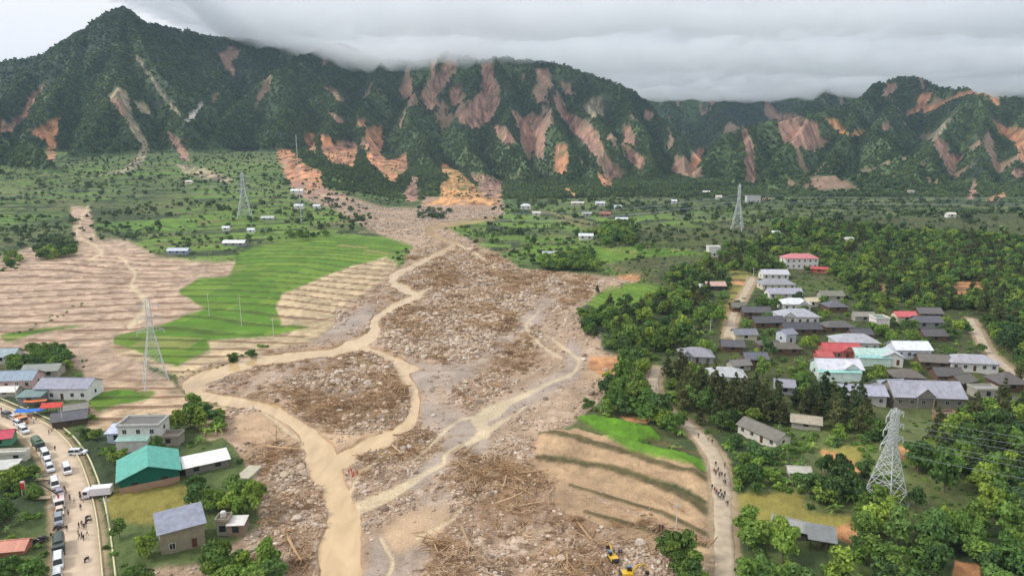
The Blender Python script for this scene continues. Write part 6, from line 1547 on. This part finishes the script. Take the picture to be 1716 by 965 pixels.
LP = [(53,704,'red','black','by the small orange truck'),(57,711,'white','navy','below the small orange truck'),(61,706,'pink','black','at the roadside near the orange truck'),(83,731,'black','navy','at the bend below the dark corrugated shack'),(87,726,'pink','black','beside the walker at the bend'),(93,757,'navy','black','beside the green covered army truck'),(109,826,'black','black','right beside the white minibus'),(112,831,'black','navy','behind the one beside the white minibus'),(118,842,'grey','black','by the mauve saloon'),(125,846,'white','blue','wheeling a load just right of the crane truck'),(135,836,'black','black','in the road left of the white box truck'),(136,842,'black','navy','close behind the one left of the box truck'),(140,845,'white','black','at the kerb by the box truck'),(136,857,'navy','black','alone in the road below the box truck'),(115,866,'grey','black','beside the grey-blue pickup'),(113,893,'black','grey','beside the three motorcycles'),(133,888,'black','navy','top left of the group on the lower road'),(138,885,'grey','black','top middle of the group on the lower road'),(142,889,'black','black','right of centre in the group on the lower road'),(145,886,'navy','grey','top right of the group on the lower road'),(132,898,'white','black','left in the second rank of the group on the lower road'),(134,906,'black','navy','bottom left of the group on the lower road'),(138,905,'blue','navy','second in the bottom rank of the group on the lower road'),(141,908,'black','navy','third in the bottom rank of the group on the lower road'),(147,900,'white','black','at the kerb right of the group on the lower road'),(70,920,'black','black','below the row of motorcycles'),(87,905,'black','navy','on the verge left of the dark green truck'),(48,690,'white','navy','under the far end of the blue tarpaulin'),(3,692,'black','black','at the left edge by the far queue')]
for i, (u, v, a, b_, wh) in enumerate(LP): person(u, v, a, b_, 'walk' if i % 3 == 0 else 'stand', f'person in {a} {wh}', 'people on the left road')
RPp = [(1170,737),(1186,742),(1193,748),(1199,785),(1214,786),(1196,797),(1199,800),(1203,796),(1206,799),(1209,803),(1205,804),(1214,806),(1212,812),(1215,817),(1193,824),(1197,829),(1200,833),(1207,832),(1203,838),(1206,841),(1209,838),(1212,842),(1214,835),(1216,849),(1219,851)]
WHR = ['near the top of the dirt road before the bend','left of a pair where the dirt road bends','right of a pair where the dirt road bends','on the left side above the upper crowd on the dirt road','on the right side above the upper crowd on the dirt road']
cs_ = ['black','white','navy','black','grey','red','black','blue','white','black','green']
for i, (u, v) in enumerate(RPp):
    wh = WHR[i] if i < 5 else (f'in the upper crowd, {ORD[i-5].strip() or "first"} from the left' if i < 14 else f'in the lower crowd, {ORD[i-14].strip() or "first"} from the left')
    person(u, v, cs_[i % 11], ['black','navy','grey'][i % 3], 'walk' if i % 2 else 'stand', f'person in {cs_[i % 11]} on the dirt road {wh}' if i >= 5 else f'person in {cs_[i % 11]} {wh}', 'people on the dirt road', 90 if i % 2 else 270)
for u, v, a, lb in ((1105,891,'navy','left one of two walkers on the lower right tan terrace'),(1110,891,'black','right one of two walkers on the lower right tan terrace'),(1099,655,'white','villager at the bend of the dirt road under the trees')): person(u, v, a, 'black', 'walk', 'person in '+a+', '+lb, 'walkers off the main crowds')
for i, (u, v) in enumerate(((585,797),(589,794),(593,799),(597,793),(591,803),(600,797))): person(u, v, ['red','orange','red','red','orange','red'][i], 'red', 'lean' if i % 2 else 'stand', f'searcher in {["red","orange","red","red","orange","red"][i]} by the wide pool, {ORD[i].strip() or "first"} from the left', 'searchers in red and orange beside the river')
for u, v, a, lb in ((1033,930,'white','person in white beside the rear excavator, left of three'),(1037,928,'grey','person in grey beside the rear excavator, middle of three'),(1041,931,'blue','person in blue beside the rear excavator, right of three')): person(u, v, a, 'black', 'stand', lb, 'people beside the excavator')
# ------------------------------------------------------------------ tarpaulins, planks
def tarp(u, v, L_, W_, h, rz, c, label, peak, sagw):
    g = ground(u, v); z = land_z(g[0], g[1]); e = empty('tarpaulin_shelter', (g[0], g[1], z), R(rz), label, 'shelter'); n = 14
    gx, gy = np.meshgrid(np.linspace(-L_/2, L_/2, n), np.linspace(-W_/2, W_/2, n)); zz = h+peak*(1-np.abs(gy)/(W_/2))-.35*np.sin((gx/L_+.5)*math.pi)*sagw+.18*fbm(gx*3, gy*3, 3, 3, 9)
    co = np.stack([gx, gy, zz], -1).reshape(-1, 3); co2 = co-[0, 0, .04]; f = grid_faces(0, n, n)
    np_mesh('sheet', np.concatenate([co, co2]), np.concatenate([f, f[:, ::-1]+n*n]), mat('tarpaulin', c, .45, noise=(1.5, .25)), smooth=True, parent=e)
    for sx in (-1, 0, 1):
        for sy in (-1, 1): m = MB(); m.bar((sx*L_*.46, sy*W_*.46, -.5), (sx*L_*.46, sy*W_*.46, h), .06, 6, wood); m.build('post', None, e)
tarp(54, 697, 8.6, 3.2, 2.2, 12, (44,110,196), 'long sagging blue tarpaulin shelter beside the road', .4, 1.)
tarp(91, 694, 6.4, 4, 2.2, 10, (198,66,58), 'red peaked tarpaulin shelter right of the blue one', 1.1, .2)
tarp(62, 684, 7, 2, 2.1, 10, (200,110,60), 'narrow orange awning behind the blue tarpaulin', .2, .6)
for i, (u, v, L_, rz, lb) in enumerate(((76,806,4.5,8,'pale plank laid across the verge above the white minibus'),(72,838,4.2,4,'whitish plank bundle across the verge behind the crane truck'),(80,800,3,-12,'brown board on the verge under the yellow-green tree'),(1092,690,4,20,'pale stone slab in the scrub left of the dirt road'))):
    g = ground(u, v); m = MB(); [m.box(-L_/2+.1*q, L_/2-.15*q, -.6+.32*q, -.34+.32*q, .15, .25+.03*q, mat('plank', (200-20*(i == 2)*2, 180-30*(i == 2), 150-20*(i == 2)), .85, noise=(2, .2))) for q in range(4)]; o = m.build('plank'); o.location = (g[0], g[1], land_z(g[0], g[1])+.1); o.rotation_euler = (0, 0, R(rz)); stag(o, None, lb, 'plank')
# ------------------------------------------------------------------ low cloud on the summits and the air
def cloud_mesh(name, xs, ys_, zbot, ztop):
    nx_, ny_ = len(xs), len(ys_)
    gx, gy = np.meshgrid(xs, ys_); b0 = zbot(gx, gy); t0 = ztop(gx, gy)
    co = np.concatenate([np.stack([gx, gy, b0], -1).reshape(-1, 3), np.stack([gx, gy, t0], -1).reshape(-1, 3)])
    n = nx_*ny_; f = grid_faces(0, ny_, nx_)
    fs = [f[:, ::-1], f+n]
    idx = np.arange(n).reshape(ny_, nx_)
    ring = np.concatenate([idx[0, :], idx[1:, -1], idx[-1, -2::-1], idx[-2:0:-1, 0]])
    r2 = np.roll(ring, -1); fs.append(np.stack([ring, r2, r2+n, ring+n], -1))
    return co, np.concatenate(fs)
cm = bpy.data.materials.new('cloud_mass'); cm.use_nodes = True
t = cm.node_tree; t.nodes.remove(t.nodes['Principled BSDF'])
pv = t.nodes.new('ShaderNodeVolumePrincipled'); pv.inputs['Density'].default_value = .02; pv.inputs['Color'].default_value = (.97, .985, 1, 1); pv.inputs['Anisotropy'].default_value = .5
t.links.new(pv.outputs[0], t.nodes['Material Output'].inputs['Volume'])
xs = np.linspace(-1150, 3600, 520); yc = np.linspace(1480, 3300, 200)
def zb_(x, y):
    base = 334-14*sst(y, 1750, 1880)
    base = base-40*sst(y, 1880, 2250)*sst(x, 50, 500)-46*sst(y, 1700, 1800)*sst(x, -600, -350)
    base = base+13*fbm(x, y, 260, 4, 201)+26*np.abs(fbm(x, y, 90, 5, 202))+9*fbm(x, y, 34, 3, 204)
    edge = sst(-x, 640, 860)
    return base+edge*170+sst(1620-y, 0, 140)*130
def zt_(x, y):
    return zb_(x, y)+70+30*fbm(x, y, 200, 3, 203)
co, fs = cloud_mesh('cloud', xs, yc, zb_, zt_)
stag(np_mesh('cloud_bank', co, fs, cm, smooth=True), 'stuff', 'low grey cloud bank resting on the mountain tops', 'cloud')
hz = mat('air', (1, 1, 1)); t = hz.node_tree; t.nodes.remove(t.nodes['Principled BSDF'])
pv = t.nodes.new('ShaderNodeVolumePrincipled'); pv.inputs['Density'].default_value = .00007; pv.inputs['Color'].default_value = (.55, .75, 1, 1)
t.links.new(pv.outputs[0], t.nodes['Material Output'].inputs['Volume'])
x0, x1, y0, y1, z0, z1 = -5200, 5200, -300, 4600, -7, 700
co = [(x, y, z) for z in (z0, z1) for y in (y0, y1) for x in (x0, x1)]
stag(np_mesh('haze', co, [(0,2,3,1),(4,5,7,6),(0,1,5,4),(2,6,7,3),(0,4,6,2),(1,3,7,5)], hz), 'stuff')
